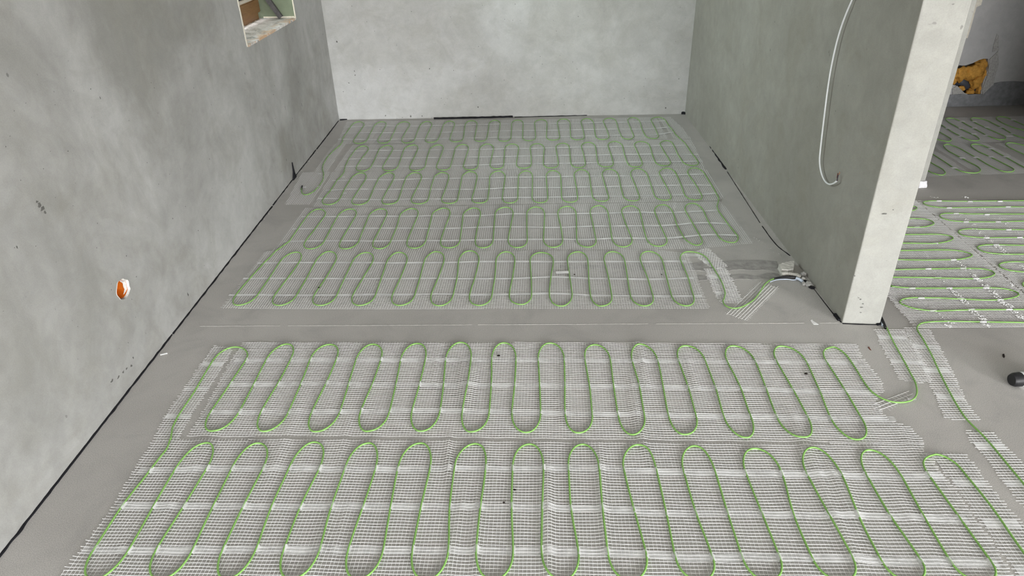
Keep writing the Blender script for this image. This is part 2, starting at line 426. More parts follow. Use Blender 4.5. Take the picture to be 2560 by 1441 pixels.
# --- specks and scuffs of dark mortar on the plaster
def specks(parent, axis, val, out, items, name='mortar_specks', m=M_SPECK):
    V = []; F = []
    for k, (x, y, rx, ry) in enumerate(items):
        c = wl(x, y, axis, val); rr = ray(x, y); dist = abs(np.linalg.norm(c - np.array([0, 0, CAM_H])))
        s = dist / FPX
        o = len(V); n = 9
        other = 1 - axis if axis < 2 else 0
        top = c.copy(); top[axis] += out * .0005; V.append(tuple(top))
        for j in range(n):
            an = 2 * math.pi * j / n; r = .8 + .9 * mnoise.noise((math.cos(an) * 2 + k * 3.1, math.sin(an) * 2, k * 1.7))
            p = c.copy(); p[other] += rx * s * r * math.cos(an) * 1.6; p[2] += ry * s * r * math.sin(an); p[axis] += out * .0003
            V.append(tuple(p))
        F += [[o, o + 1 + j, o + 1 + (j + 1) % n] for j in range(n)]
    ob = mesh_obj(name, V, F, m, parent); ob['kind'] = 'stuff'; return ob
sp_l = [(316, 640, 1.5, 2.5), (341, 692, 1.5, 1.5), (513, 700, 3, 4), (517, 715, 3, 3), (470, 737, 2, 5), (280, 952, 5, 3), (296, 943, 5, 2.5), (308, 930, 3, 3), (316, 922, 3, 2.5), (328, 915, 3, 4), (333, 895, 2, 3), (352, 905, 2, 2), (362, 880, 1.5, 3),
        (98, 512, 4, 5), (106, 522, 5, 6), (112, 532, 3, 4), (92, 505, 3, 3), (42, 618, 2, 4), (170, 378, 1.5, 2), (612, 184, 1, 4), (250, 245, 1, 4), (716, 400, 1, 5), (713, 270, 1, 6), (688, 458, 1, 5), (754, 262, 1, 4)]
rs = random.Random(4)
sp_l += [(rs.uniform(0, 780), rs.uniform(150, 900), rs.uniform(.6, 1.2), rs.uniform(.8, 1.8)) for _ in range(70)]
sp_l = [s for s in sp_l if s[0] < 830 - .777 * (s[1] - 300) - 20 and not (585 < s[0] < 760 and s[1] < 140)]
specks(wall_left, 0, XL, 1, sp_l)
sp_b = [(842, 104, 2.5, 2.5), (888, 188, 1.5, 2), (886, 178, 1.2, 2), (1027, 291, 2.5, 2.5), (964, 289, 2, 1.5), (1055, 290, 2, 2), (858, 229, 1.2, 1.5), (872, 207, 2, 1.2), (1074, 172, 1.5, 1.5), (1195, 268, 2, 1.5), (1664, 270, 2, 2)]
sp_b += [(rs.uniform(860, 1700), rs.uniform(10, 275), rs.uniform(.5, 1.1), rs.uniform(.5, 1.2)) for _ in range(45)]
yb = float((bl[1] + br[1]) / 2)
def specks_back():
    V = []; F = []
    for k, (x, y, rx, ry) in enumerate(sp_b):
        dd = ray(x, y); o = np.array([0, 0, CAM_H]); n3 = np.array([nb[0], nb[1], 0]); t = np.dot(np.array([*bl, 0]) - o, n3) / np.dot(dd, n3)
        c = o + dd * t; s = np.linalg.norm(c - o) / FPX; i0 = len(V); n = 8
        V.append(tuple(c - n3 * .0008))
        for j in range(n):
            an = 2 * math.pi * j / n; r = .8 + .9 * mnoise.noise((math.cos(an) * 2 + k * 3.1, math.sin(an) * 2, k * 1.7))
            V.append((c[0] + d[0] * rx * s * r * math.cos(an) - nb[0] * .0006, c[1] + d[1] * rx * s * r * math.cos(an) - nb[1] * .0006, c[2] + ry * s * r * math.sin(an) * 1.2))
        F += [[i0, i0 + 1 + j, i0 + 1 + (j + 1) % n] for j in range(n)]
    ob = mesh_obj('mortar_specks', V, F, M_SPECK, wall_back); ob['kind'] = 'stuff'
specks_back()
sp_p = [(1772, 352, 2, 6), (1782, 360, 3, 5), (1846, 399, 1.5, 1.5), (1845, 419, 1.5, 1.5), (2063, 706, 3, 4), (2056, 718, 2, 3), (2080, 735, 3, 5), (2083, 753, 3, 5), (2104, 737, 2, 3), (2075, 740, 2, 2), (2068, 707, 1.5, 2), (2030, 686, 2, 2), (2078, 697, 2, 2)]
sp_p += [(rs.uniform(1800, 2150), rs.uniform(120, 560), .8, 1.1) for _ in range(28)]
sp_p = [s for s in sp_p if s[0] < 2290 - .254 * s[1] and s[1] < 285 + 1.33 * (s[0] - 1716) - 30]
specks(wall_part, 0, XR, -1, sp_p)
sp_e = [(2155, 769, 2.6, 2.4), (2179, 776, 2.2, 2), (2199, 752, 2, 2), (2204, 763, 1.5, 1.5), (2152, 749, 1.5, 1.5), (2158, 760, 1.5, 1.5), (2147, 745, 1.2, 1), (2140, 560, 1.5, 1), (2222, 660, 1.5, 6), (2228, 690, 2, 10), (2211, 535, 4, 2), (2234, 525, 3, 2), (2152, 782, 1.2, 1.2), (2136, 690, 2.5, 1.5), (2360, 110, 1, 1)]
specks(wall_part, 1, pl[1] - .008, -1, sp_e)

# --- window in the niche: structure with its parts
XW = -1.548
def bx(name, lo, hi, m, parent, bev=.002):
    bm = bmesh.new(); box(bm, lo, hi)
    if bev: bmesh.ops.bevel(bm, geom=list(bm.edges), offset=bev, segments=2, affect='EDGES')
    return bm_obj(name, bm, m, parent)
window = empty('window_1', (XW, (WY0 + WY1) / 2, WZ0)); window['kind'] = 'structure'
sx1 = XW + .006
bx('frame_bottom', (XW - .07, WY0, WZ0), (XW, WY1, WZ0 + .045), M_WOOD, window)
bx('frame_side', (XW - .07, WY1 - .03, WZ0 + .045), (XW, WY1, WZ1), M_WOOD, window)
bx('frame_side', (XW - .07, WY0, WZ0 + .045), (XW, WY0 + .03, WZ1), M_WOOD, window)
bx('frame_top', (XW - .07, WY0 + .03, WZ1 - .04), (XW, WY1 - .03, WZ1), M_WOOD, window)
SZ0 = WZ0 + .043; SZI = SZ0 + .075
sash = empty('sash', (0, 0, 0)); sash.parent = window
sash.location = (0, 0, 0)
bx('sash_rail', (XW + .001, WY0 + .005, SZ0), (XW + .018, WY1 - .004, SZI), M_WOOD, sash, .005)
bx('sash_rail', (XW + .001, WY0 + .005, WZ1 - .10), (XW + .018, WY1 - .004, WZ1 - .02), M_WOOD, sash, .005)
bx('sash_stile', (XW + .001, WY1 - .086, SZI), (XW + .018, WY1 - .004, WZ1 - .10), M_WOOD, sash, .005)
bx('sash_stile', (XW + .001, WY0 + .005, SZI), (XW + .018, WY0 + .085, WZ1 - .10), M_WOOD, sash, .005)
bx('glazing_bead', (XW - .014, WY0 + .085, SZI - .002), (XW + .012, WY1 - .086, SZI + .014), M_SPACER, sash, .002)
bx('glazing_bead', (XW - .014, WY1 - .10, SZI + .014), (XW + .012, WY1 - .086, WZ1 - .1), M_SPACER, sash, .002)
bx('gasket', (XW - .03, WY0 + .085, SZI + .014), (XW - .006, WY1 - .1, SZI + .04), M_GASKET, sash, .002)
bx('glass_pane', (XW - .03, WY0 + .085, SZI + .04), (XW - .024, WY1 - .1, WZ1 - .1), M_GLASS, sash, 0)
# sill of dusty rubble, green board on the reveal, corner beads
nx, ny = 22, 60; V = []; F = []
for i in range(nx + 1):
    for j in range(ny + 1):
        x = XW - .002 + (XL + .003 - XW) * i / nx; y = WY0 + .001 + (WY1 - WY0 - .002) * j / ny
        zz = WZ0 + .004 + .010 * (mnoise.fractal((x * 45, y * 45, 1.2), 1.0, 2.0, 4)) * .55 * (1 if i < nx else .3)
        if i == nx: x += .004 * mnoise.noise((y * 40, 3, 1))
        V.append((x, y, max(zz, WZ0 - .004)))
for i in range(nx):
    for j in range(ny):
        a = i * (ny + 1) + j; F.append([a, a + ny + 1, a + ny + 2, a + 1])
V2 = [(v[0], v[1], WZ0 - .006) for v in V[-(ny + 1):]]; o = len(V); V += V2
for j in range(ny): F.append([nx * (ny + 1) + j, o + j, o + j + 1, nx * (ny + 1) + j + 1])
mesh_obj('sill', V, F, M_SILL, window, True)
bx('reveal_board', (XW + .0, WY1 - .003, WZ0 + .008), (XL - .004, WY1 + .001, WZ1), M_GREENBD, window, 0)
def bead(name, y, y2, sd):
    V = []; F = []; n = 40
    for i in range(n + 1):
        z = WZ0 - .002 + (WZ1 - WZ0) * i / n; w = .010 + .006 * mnoise.noise((z * 30, sd, 2)); s = 1 if y2 > y else -1
        V += [(XL - .010, y - s * .001, z), (XL + .0016, y - s * .001, z), (XL + .0012, y + s * w, z), (XL - .0005, y + s * w * 1.1, z)]
        if i:
            o = i * 4; p = o - 4
            for q in range(4): F.append([p + q, p + (q + 1) % 4, o + (q + 1) % 4, o + q])
    mesh_obj(name, V, F, M_BEAD, window)
bead('corner_bead', WY0, WY0 - .1, 1.0); bead('corner_bead', WY1, WY1 + .1, 5.0)
V, F = tube([(XW + .03, WY1 - .006, WZ0 + .012), (XW + .12, WY1 - .006, WZ0 + .011), (XL - .006, WY1 - .006, WZ0 + .010)], .005, 6)
mesh_obj('mortar_fillet', V, F, M_BEAD, window)
# leaning grey profile on the sill
pa = np.array(wl(703, 47, 1, WY1 - .03)); pb = np.array(wl(670, 0, 1, WY1 - .02)); up_ = pb - pa; pb = pa + up_ / np.linalg.norm(up_) * .16
pa[2] = WZ0 + .012
t_ = (pb - pa) / np.linalg.norm(pb - pa); s_ = np.cross(t_, [0, 1, 0]); s_ /= np.linalg.norm(s_); n_ = np.cross(s_, t_)
prof = [(-.014, -.008), (.014, -.008), (.014, .010), (.010, .010), (.010, -.003), (-.010, -.003), (-.010, .010), (-.014, .010)]
V = []
for c in (pa, pb): V += [tuple(c + s_ * a + n_ * b) for a, b in prof]
F = [[k, (k + 1) % 8, 8 + (k + 1) % 8, 8 + k] for k in range(8)] + [list(range(8))[::-1], list(range(8, 16))]
pr_o = mesh_obj('plastic_profile', np.array(V) - pa, F, M_PROFILE); pr_o.location = pa
tag(pr_o, 'dark grey channel profile leaning on the rubble sill in the window niche', 'profile')

# --- orange wall box
hc = np.array([XL - .006, HOLE_C[1], HOLE_C[2]])
wb = empty('wall_box', tuple(hc))
V = []; F = []; n = 28; rings = [(0.0, .88), (-.030, .86), (-.045, .80)]
for dx, sc in rings: V += [(XL - .004 + dx, HOLE_C[1] + (y - HOLE_C[1]) * sc, HOLE_C[2] + (z - HOLE_C[2]) * sc) for y, z in hl]
for r_ in range(2): F += [[r_ * n + k, r_ * n + (k + 1) % n, (r_ + 1) * n + (k + 1) % n, (r_ + 1) * n + k] for k in range(n)]
F.append(list(range(2 * n, 3 * n)))
mesh_obj('box_shell', V, F, M_ORANGE, wb, True)
V = []; F = []
for k in range(n):
    y, z = hl[k]; an = 2 * math.pi * k / n; wdt = (.04 + .30 * max(0, math.cos(an - .05))) * (1 + .4 * mnoise.noise((k * .7, 2, 9)))
    ins = .94 - .24 * max(0, math.cos(an)) ** 1.0
    V += [(XL - .012, HOLE_C[1] + (y - HOLE_C[1]) * ins, HOLE_C[2] + (z - HOLE_C[2]) * ins), (XL + .002, HOLE_C[1] + (y - HOLE_C[1]) * (1 + wdt * .16), HOLE_C[2] + (z - HOLE_C[2]) * (1 + wdt * .16)),
          (XL + .0004, HOLE_C[1] + (y - HOLE_C[1]) * (1 + wdt * .34), HOLE_C[2] + (z - HOLE_C[2]) * (1 + wdt * .34))]
for k in range(n):
    a = k * 3; b = ((k + 1) % n) * 3
    F += [[a, a + 1, b + 1, b], [a + 1, a + 2, b + 2, b + 1]]
o = mesh_obj('gypsum_rim', V, F, M_LIME, wb); o['label'] = 'white chipped gypsum rim'
tag(wb, 'orange electrical box sunk into a chipped hole low on left wall', 'electrical box')

# ------------------------------------------------------------------ heating mats
# Digitised cable runs: every crop block is (x0, y0, scale, text). A leg is three points joined by '_', an apex is one point.
ROWS = {
'A': [(160, 1080, 3.2, "690,305_470,590_240,940 245,1188 520,945_720,590_890,300 1150,95 1145,290_960,590_740,945 770,1183 1030,945_1195,590_1345,290 1550,92 1595,290_1440,590_1270,940 1300,1180 1540,930_1660,600_1805,280 2010,85 2045,290_1895,590_1760,940 1815,1182 2050,940_2140,600_2245,300 2440,92"),
      (900, 1080, 3.2, "125,290_27,590_-93,940 -18,1182 185,945_245,600_300,300 490,92 560,295_490,590_420,945 525,1187 708,945_717,600_757,280 925,98 1005,295_965,590_930,945 1070,1187 1225,950_1212,600_1220,290 1360,100 1468,290_1458,600_1452,945 1615,1192 1747,960_1688,610_1667,290 1780,103 1912,290_1938,610_1980,960 2165,1192 2288,970_2190,620_2108,290 2222,108"),
      (1660, 1080, 2.844, "-50,290_18,590_80,890 260,1060 348,900_225,570_138,280 220,103 365,290_450,570_550,880 735,1060 825,900_695,580_580,290 645,120 840,300_920,590_1050,890 1270,1063 1340,900_1170,590_1015,300 1065,120 1255,300_1375,590_1545,920 1755,1065 1830,920_1610,600_1440,310 1460,130 1690,320_1850,610_2035,920 2265,1068 2330,930_2105,620_1880,310 1930,163 2110,262_2330,540_2560,865")],
'B': [(380, 840, 3.2, "205,650_350,430_480,210 660,92 750,195_625,385_470,610 475,768 700,605_818,380_915,190 1080,68 1110,190_1003,390_878,605 895,768 1095,605_1197,375_1265,190 1425,70 1475,190_1395,380_1280,605 1305,770 1505,605_1573,385_1633,190 1765,70 1832,190_1762,385_1670,605 1720,768 1905,590_1952,385_1990,190 2125,62 2187,190_2140,390_2080,600 2150,765"),
      (1100, 840, 3.2, "2,590_28,390_45,190 165,55 248,190_222,390_178,605 245,772 395,600_410,390_413,190 510,57 607,190_597,390_575,605 690,775 805,605_797,390_785,190 880,60 993,190_998,390_1000,620 1105,780 1217,620_1195,400_1160,200 1235,72 1362,190_1388,400_1422,620 1545,795 1633,630_1592,400_1537,200 1600,73 1742,200_1785,410_1825,630 1955,793 2048,640_1985,410_1908,200 1960,80 2122,200_2205,420_2268,640"),
      (1700, 780, 2.977, "495,938 525,775_447,560_352,370 395,255 560,370_640,570_720,785 920,943 950,785_850,595_718,370 750,257 940,375_1035,580_1120,790 1320,953 1350,790_1230,590_1090,370 1140,262 1255,345_1310,430_1365,520")],
'C': [(540, 610, 4, "480,190_340,345_200,510 225,620 420,505_535,340_635,185 810,88 830,185_715,345_590,510 635,622 805,515_905,345_990,185 1130,82 1190,185_1095,345_985,510 1045,622 1210,510_1285,345_1360,185 1505,92 1563,185_1465,350_1370,510 1440,622 1600,500_1655,340_1705,190 1830,90 1905,190_1840,350_1765,510 1840,622 1990,505_2040,340_2080,180 2200,83 2275,190_2220,345_2155,500 2235,625 2375,500_2410,345_2425,180 2540,75"),
      (1140, 610, 3.5556, "203,155_165,310_122,450 210,553 320,455_345,305_355,155 445,75 523,155_500,310_475,440 580,545 672,450_668,300_658,150 760,78 865,160_845,285_830,430 935,555 1032,440_1010,290_990,150 1085,72 1172,155_1180,310_1195,460 1290,555 1383,450_1355,300_1318,150 1390,70 1500,155_1525,310_1550,460 1680,553 1750,460_1705,310_1642,155 1710,68 1835,150_1875,310_1915,460 2050,552 2110,460_2062,300_1998,150 2070,70 2250,155_2310,250_2365,345")],
'D': [(660, 490, 4.571, "290,520_390,375_490,235 620,157 690,235_590,370_480,510 530,612 690,515_765,370_840,235 985,155 1045,235_965,370_880,510 925,612 1085,515_1140,370_1200,225 1340,153 1395,235_1330,370_1252,515 1320,610 1450,515_1512,365_1553,225 1690,150 1752,240_1695,370_1640,505 1720,605 1850,510_1885,370_1920,215 2060,145 2118,235_2065,370_2020,510 2115,600 2240,510_2258,370_2275,220 2400,143 2470,235_2440,355_2415,500 2505,600"),
      (1200, 490, 3.657, "120,400_128,280_138,165 235,108 303,165_278,285_258,400 345,478 432,395_428,280_428,160 510,105 590,170_585,290_580,400 670,472 755,390_740,290_712,165 800,100 878,160_882,280_885,400 985,470 1060,400_1035,275_1008,160 1090,93 1170,155_1190,275_1205,380 1310,468 1388,390_1340,275_1297,155 1380,95 1460,140_1490,270_1520,385 1635,462 1705,390_1650,275_1600,155 1675,85 1765,155_1800,265_1860,375 1985,453 2005,355_1940,245_1880,140 1940,72 2045,140_2090,240_2165,350 2305,430 2350,360_2265,255_2175,130")],
'E': [(700, 400, 4.571, "650,235_580,345_500,440 555,517 685,440_740,330_800,230 930,153 975,225_905,335_830,450 895,518 1020,450_1070,330_1125,220 1240,150 1290,235_1230,340_1170,455 1235,512 1355,450_1395,330_1435,215 1540,150 1612,220_1560,330_1505,440 1585,508 1695,450_1722,330_1760,200 1850,148 1925,220_1888,340_1850,440 1940,503 2030,450_2055,330_2078,200 2170,138 2250,210_2222,340_2195,440 2285,498 2375,440_2390,330_2395,205 2500,133"),
      (1240, 400, 4.267, "97,185_82,295_68,400 150,465 233,400_235,295_240,180 320,122 390,185_388,295_385,400 475,462 553,395_545,295_535,180 605,118 690,180_697,295_700,395 795,457 870,390_857,290_833,170 905,108 997,175_1012,285_1028,385 1140,447 1200,385_1168,285_1133,165 1200,103 1308,170_1330,280_1358,385 1470,443 1527,380_1488,275_1440,170 1510,98 1620,170_1655,275_1690,380 1810,436 1862,375_1810,270_1745,155 1820,93 1930,165_1975,270_2012,370 2145,432 2190,370_2130,265_2050,150 2115,90 2225,150_2300,270_2350,355")],
'F': [(740, 280, 4.923, "605,670_650,580_720,480 830,425 885,475_810,575_750,665 820,733 930,665_980,560_1020,470 1125,418 1185,475_1130,570_1070,670 1150,728 1258,665_1295,560_1325,470 1450,412 1495,470_1450,570_1400,670 1480,727 1590,665_1615,555_1645,465 1760,410 1810,465_1770,570_1730,665 1820,722 1905,660_1935,550_1955,460 2050,405 2120,465_2090,560_2060,660 2150,717 2240,650_2248,550_2260,460 2355,400 2430,460_2408,555_2388,650 2480,705"),
      (1240, 270, 4.741, "92,660_98,570_105,480 190,432 268,480_255,575_243,660 330,720 420,655_415,560_405,480 490,428 570,475_565,570_562,660 655,717 738,655_725,560_710,470 795,423 868,470_878,560_888,655 985,712 1058,650_1040,560_1012,460 1095,412 1178,460_1192,560_1208,650 1310,705 1388,640_1362,550_1330,460 1405,402 1502,455_1522,550_1552,640 1655,705 1730,640_1690,550_1640,450 1715,402 1825,455_1850,545_1885,635 2000,690 2065,635_2010,545_1945,435 2015,392 2110,450_2155,550_2210,635 2340,688 2390,630_2330,550_2255,440")],
'G': [(740, 280, 4.923, "570,335_620,260_670,185 780,125 835,170_775,255_715,340 780,393 880,335_920,255_965,170 1055,125 1105,170_1060,255_1008,345 1085,388 1165,335_1205,255_1240,170 1330,125 1395,175_1345,255_1305,335 1370,387 1465,325_1490,255_1525,170 1610,123 1670,170_1630,250_1595,330 1660,380 1755,325_1785,250_1815,160 1885,118 1950,165_1920,250_1895,325 1970,373 2060,315_2070,240_2082,160 2160,112 2230,155_2215,240_2195,325 2265,367 2350,315_2365,240_2375,150 2450,108"),
      (1240, 270, 4.741, "50,190_40,270_25,345 95,400 178,345_183,270_187,185 255,148 322,185_318,265_315,345 395,393 470,345_465,265_457,185 535,143 605,185_602,265_598,345 685,387 755,340_742,260_727,180 800,135 878,180_880,260_885,340 970,383 1045,330_1030,255_1008,175 1075,130 1155,175_1168,255_1180,330 1265,380 1335,325_1310,250_1272,165 1345,125 1428,170_1450,250_1478,320 1570,375 1630,325_1598,250_1562,165 1620,118 1705,165_1730,250_1765,320 1875,368 1920,320_1888,245_1842,160 1920,113 2010,150_2060,225_2110,285")],
}
ZC = .005
def parse(row):
    out = []
    for x0, y0, s, txt in ROWS[row]:
        for tok in txt.split():
            P = [tuple(float(v) for v in q.split(',')) for q in tok.split('_')]
            out.append(np.array([fl(x0 + a / s, y0 + b / s, ZC) for a, b in P]))
    return out
def meander(items):
    """dense floor polyline through legs and apexes; a second array says how far each point is into a loop end (0 leg, 1 apex)"""
    path = []; flag = []
    def add(P, f):
        P = np.asarray(P)
        path.append(P); flag.append(np.broadcast_to(np.asarray(f, float), (len(P),)))
    ends = {}
    legs = [i for i, it in enumerate(items) if len(it) == 3]
    for i in legs:
        L = items[i]; c = L[2] - L[0]; c = c / np.linalg.norm(c)
        t0 = L[1] - L[0]; t0 /= np.linalg.norm(t0); t2 = L[2] - L[1]; t2 /= np.linalg.norm(t2)
        v = np.array([0, 1.0]) * np.sign(c[1]) if abs(c[1]) > abs(c[0]) else c
        e0 = t0 * .55 + v * .45; e2 = t2 * .55 + v * .45
        ends[i] = (e0 / np.linalg.norm(e0), e2 / np.linalg.norm(e2))
    for i, it in enumerate(items):
        if len(it) == 3:
            L = it; T0, T2 = ends[i]; T1 = (L[2] - L[0]) / np.linalg.norm(L[2] - L[0])
            for a, b, ta, tb in ((L[0], L[1], T0, T1), (L[1], L[2], T1, T2)):
                dl = np.linalg.norm(b - a); t = np.linspace(0, 1, max(3, int(dl / .010)), endpoint=False)[:, None]
                h = (2 * t**3 - 3 * t**2 + 1) * a + (t**3 - 2 * t**2 + t) * ta * dl + (-2 * t**3 + 3 * t**2) * b + (t**3 - t**2) * tb * dl
                add(h, 0.0)
        else:
            A = it[0]; pv = items[i - 1][-1] if i > 0 else None; nx_ = items[i + 1][0] if i + 1 < len(items) else None
            if pv is None or nx_ is None: add([A], 1.0); continue
            ch = nx_ - pv; ch = ch / np.linalg.norm(ch); ta = ends[i - 1][1]; tb = ends[i + 1][0]
            def bez(p0, p1, p2, p3, f0, f1):
                t = np.linspace(0, 1, 12, endpoint=False)[:, None]
                add((1 - t)**3 * p0 + 3 * (1 - t)**2 * t * p1 + 3 * (1 - t) * t**2 * p2 + t**3 * p3, (f0 + (f1 - f0) * t)[:, 0])
            a1 = abs(np.dot(A - pv, ta)); c1 = abs(np.dot(A - pv, ch)); a2 = abs(np.dot(nx_ - A, tb)); c2 = abs(np.dot(nx_ - A, ch))
            bez(pv, pv + ta * a1 * .6, A - ch * c1 * .58, A, 0, 1)
            bez(A, A + ch * c2 * .58, nx_ - tb * a2 * .6, nx_, 1, 0)
    return np.vstack(path), np.concatenate(flag)
def resample(P, f, step=.006):
    keep = np.concatenate([[True], np.linalg.norm(np.diff(P, axis=0), axis=1) > 1e-5]); P = P[keep]; f = f[keep]
    s = np.concatenate([[0], np.cumsum(np.linalg.norm(np.diff(P, axis=0), axis=1))]); n = int(s[-1] / step)
    q = np.linspace(0, s[-1], n)
    return np.stack([np.interp(q, s, P[:, 0]), np.interp(q, s, P[:, 1])], 1), np.interp(q, s, f)

# wrinkles of the near mesh, a height over the floor in metres
WR = []
rw = random.Random(21)
for k in range(46):
    u = rw.uniform(-1.15, 1.35); row = rw.choice((0, 0, 1))
    vc = rw.uniform(1.15, 1.60) if row == 0 else rw.uniform(1.68, 2.05)
    big = 1.0 if -.45 < u < 1.0 else .35
    WR.append((u, vc, rw.uniform(-.25, .25), rw.uniform(.0018, .0075) * big, rw.uniform(.009, .019), rw.uniform(.08, .22)))
def wrinkle(x, y):
    h = np.zeros_like(x)
    for u, vc, sl, am, sg, hv in WR:
        h += am * np.exp(-((x - u - sl * (y - vc) * .4) / sg) ** 2) * np.exp(-((y - vc) / hv) ** 4)
    return np.minimum(h, .010) * (y < 2.25) + .0006 * (1 + np.sin(x * 61 + y * 23)) * (y < 2.25)
def flat(x, y): return np.zeros_like(x)

def clip_lines(poly, axis_u, pitch, jit, rnd, ext):
    """scan lines across a polygon: returns segments (p, q) along axis_u"""
    U = np.array([math.cos(axis_u), math.sin(axis_u)]); Vv = np.array([-U[1], U[0]])
    P = np.asarray(poly); a = P @ U; b = P @ Vv; out = []
    for c in np.arange(math.ceil(b.min() / pitch) * pitch, b.max(), pitch):
        xs = []
        for k in range(len(P)):
            k2 = (k + 1) % len(P); b0, b1 = b[k], b[k2]
            if (b0 <= c < b1) or (b1 <= c < b0): xs.append(a[k] + (a[k2] - a[k]) * (c - b0) / (b1 - b0))
        xs.sort()
        for i in range(0, len(xs) - 1, 2):
            if xs[i + 1] - xs[i] < .004: continue
            s = xs[i] - rnd.uniform(0, ext); e = xs[i + 1] + rnd.uniform(0, ext); cc = c + rnd.uniform(-jit, jit)
            out.append((U * s + Vv * cc, U * e + Vv * cc))
    return out
def strands(segs, width, height, z0, hf, step, rnd, wob=.0004):
    """square-section ribbons following the height function"""
    VV = []; FF = []; off = 0
    for p, q in segs:
        L = np.linalg.norm(q - p); n = max(2, int(L / step) + 1); t = np.linspace(0, 1, n)[:, None]
        C = p + (q - p) * t; dr = (q - p) / L; sd = np.array([-dr[1], dr[0]])
        if n > 3: C = C + sd * (wob * np.sin(np.linspace(0, rnd.uniform(3, 14), n) + rnd.uniform(0, 6)))[:, None]
        z = z0 + hf(C[:, 0], C[:, 1])
        if n > 3: z[0] += rnd.uniform(0, .0015); z[-1] += rnd.uniform(0, .0015)
        a = C + sd * width / 2; b = C - sd * width / 2
        V = np.empty((n, 3, 3)); V[:, 0, :2] = a; V[:, 0, 2] = z; V[:, 1, :2] = b; V[:, 1, 2] = z; V[:, 2, :2] = C; V[:, 2, 2] = z + height
        VV.append(V.reshape(-1, 3)); i = off + np.arange(n - 1)[:, None] * 3
        for j, j2 in ((0, 1), (1, 2), (2, 0)): FF.append(np.concatenate([i + j, i + j2, i + 3 + j2, i + 3 + j], 1))
        off += n * 3
    return np.vstack(VV), np.vstack(FF)
RS = random.Random(99)
def sheet(parent, poly, ang, z0=.0012, hf=flat, step=.5, pitch=.0100, wu=.0012, wv=.0019, ext=.008, hu=.0009, bright=False):
    su = clip_lines(poly, ang, pitch, .0005, RS, ext); sv = clip_lines(poly, ang + math.pi / 2, pitch, .0006, RS, .003)
    V1, F1 = strands(su, wu, hu, z0, hf, step, RS); V2, F2 = strands(sv, wv, .0007, z0 - .0001, hf, step, RS)
    V = np.vstack([V1, V2]); F = np.vstack([F1, F2 + len(V1)])
    o = mesh_obj('mesh_sheet', V, F, None, parent, mats=[M_FIBRE, M_FIBRE_THIN], fmat=np.concatenate([np.full(len(F1), int(bright)), np.full(len(F2), int(not bright))]))
    return o
def tape_line(parent, P, width, z0, hf, humps=(), hh=.0062, m=None, name='tape_strip', ztop=.0018):
    C = catmull(np.array(P), .012); C, _ = resample(C, np.zeros(len(C)), .0028)
    T = np.gradient(C, axis=0); T /= np.linalg.norm(T, axis=1)[:, None]; Nn = np.stack([-T[:, 1], T[:, 0]], 1)
    n = len(C); V = np.empty((n, 5, 3))
    for k, s in enumerate((-.5, -.25, 0, .25, .5)):
        Q = C + Nn * (width * s); z = z0 + hf(Q[:, 0], Q[:, 1])
        for hx, hy, sl in humps:
            du = np.abs((Q[:, 0] - hx) - sl * (Q[:, 1] - hy)) * (np.abs(Q[:, 1] - hy) < .2) + (np.abs(Q[:, 1] - hy) >= .2)
            z = np.maximum(z, z0 + hf(Q[:, 0], Q[:, 1]) + hh * np.clip(1.6 - du / .0032, 0, 1))
        V[:, k, :2] = Q; V[:, k, 2] = z
    i = np.arange(n - 1)[:, None] * 5; k = np.arange(4)[None, :]
    F = np.stack([i + k, i + k + 1, i + 5 + k + 1, i + 5 + k], -1).reshape(-1, 4)
    return mesh_obj(name, V.reshape(-1, 3), F, m or M_TAPE, parent, True)
def tape_quad(parent, corners, z0, m=None, hf=flat, humps=()):
    """a short tape patch: corners in order left-top, right-top, right-bottom, left-bottom (pixels)"""
    P = [fl(x, y, z0) for x, y in corners]
    a = (P[0] + P[3]) / 2; b = (P[1] + P[2]) / 2; wd = (np.linalg.norm(P[0] - P[3]) + np.linalg.norm(P[1] - P[2])) / 2
    return tape_line(parent, [a, (a + b) / 2, b], wd, z0, hf, humps, m=m)
def poly_px(*px, z=.001): return [fl(x, y, z) for x, y in px]
def crop(x0, y0, s, *p): return [(x0 + a / s, y0 + b / s) for a, b in p]

def row_frame(items, k):
    Q = np.array([it[k if items[0] is None or True else 0] for it in items if len(it) == 3])
    return Q
def tape_points(items):
    """the three tape lines: the nearest, middle and farthest crossing of every leg"""
    lines = [[], [], []]; slopes = [[], [], []]
    for it in items:
        if len(it) != 3: continue
        L = it if it[0][1] > it[2][1] else it[::-1]
        for k in range(3):
            dr = (L[2] - L[0]); lines[k].append(L[k]); slopes[k].append(dr[0] / dr[1])
    return [np.array(l) for l in lines], slopes
def extend(Pl, xl, xr, ang):
    P = Pl[np.argsort(Pl[:, 0])]; keep = [0]
    for i in range(1, len(P)):
        if P[i][0] - P[keep[-1]][0] > .02: keep.append(i)
    P = P[keep]; tn = math.tan(ang)
    Q = P.copy(); k = np.array([.25, .5, .25])
    Q[1:-1, 1] = np.convolve(P[:, 1], k, 'valid')
    l = [[xl, Q[0][1] + (xl - Q[0][0]) * tn]] if xl < Q[0][0] - .01 else []; r = [[xr, Q[-1][1] + (xr - Q[-1][0]) * tn]] if xr > Q[-1][0] + .01 else []
    return np.array(l + Q.tolist() + r)
IT = {k: parse(k) for k in ROWS}
ITT = {k: (v[:-1] if k in 'ABC' else v) for k, v in IT.items()}
ANG = {}
for k, it in ITT.items():
    lines, _ = tape_points(it); A_ = np.array(lines[1]); ANG[k] = math.atan(np.polyfit(A_[:, 0], A_[:, 1], 1)[0])
MD = {k: meander(v) for k, v in IT.items()}
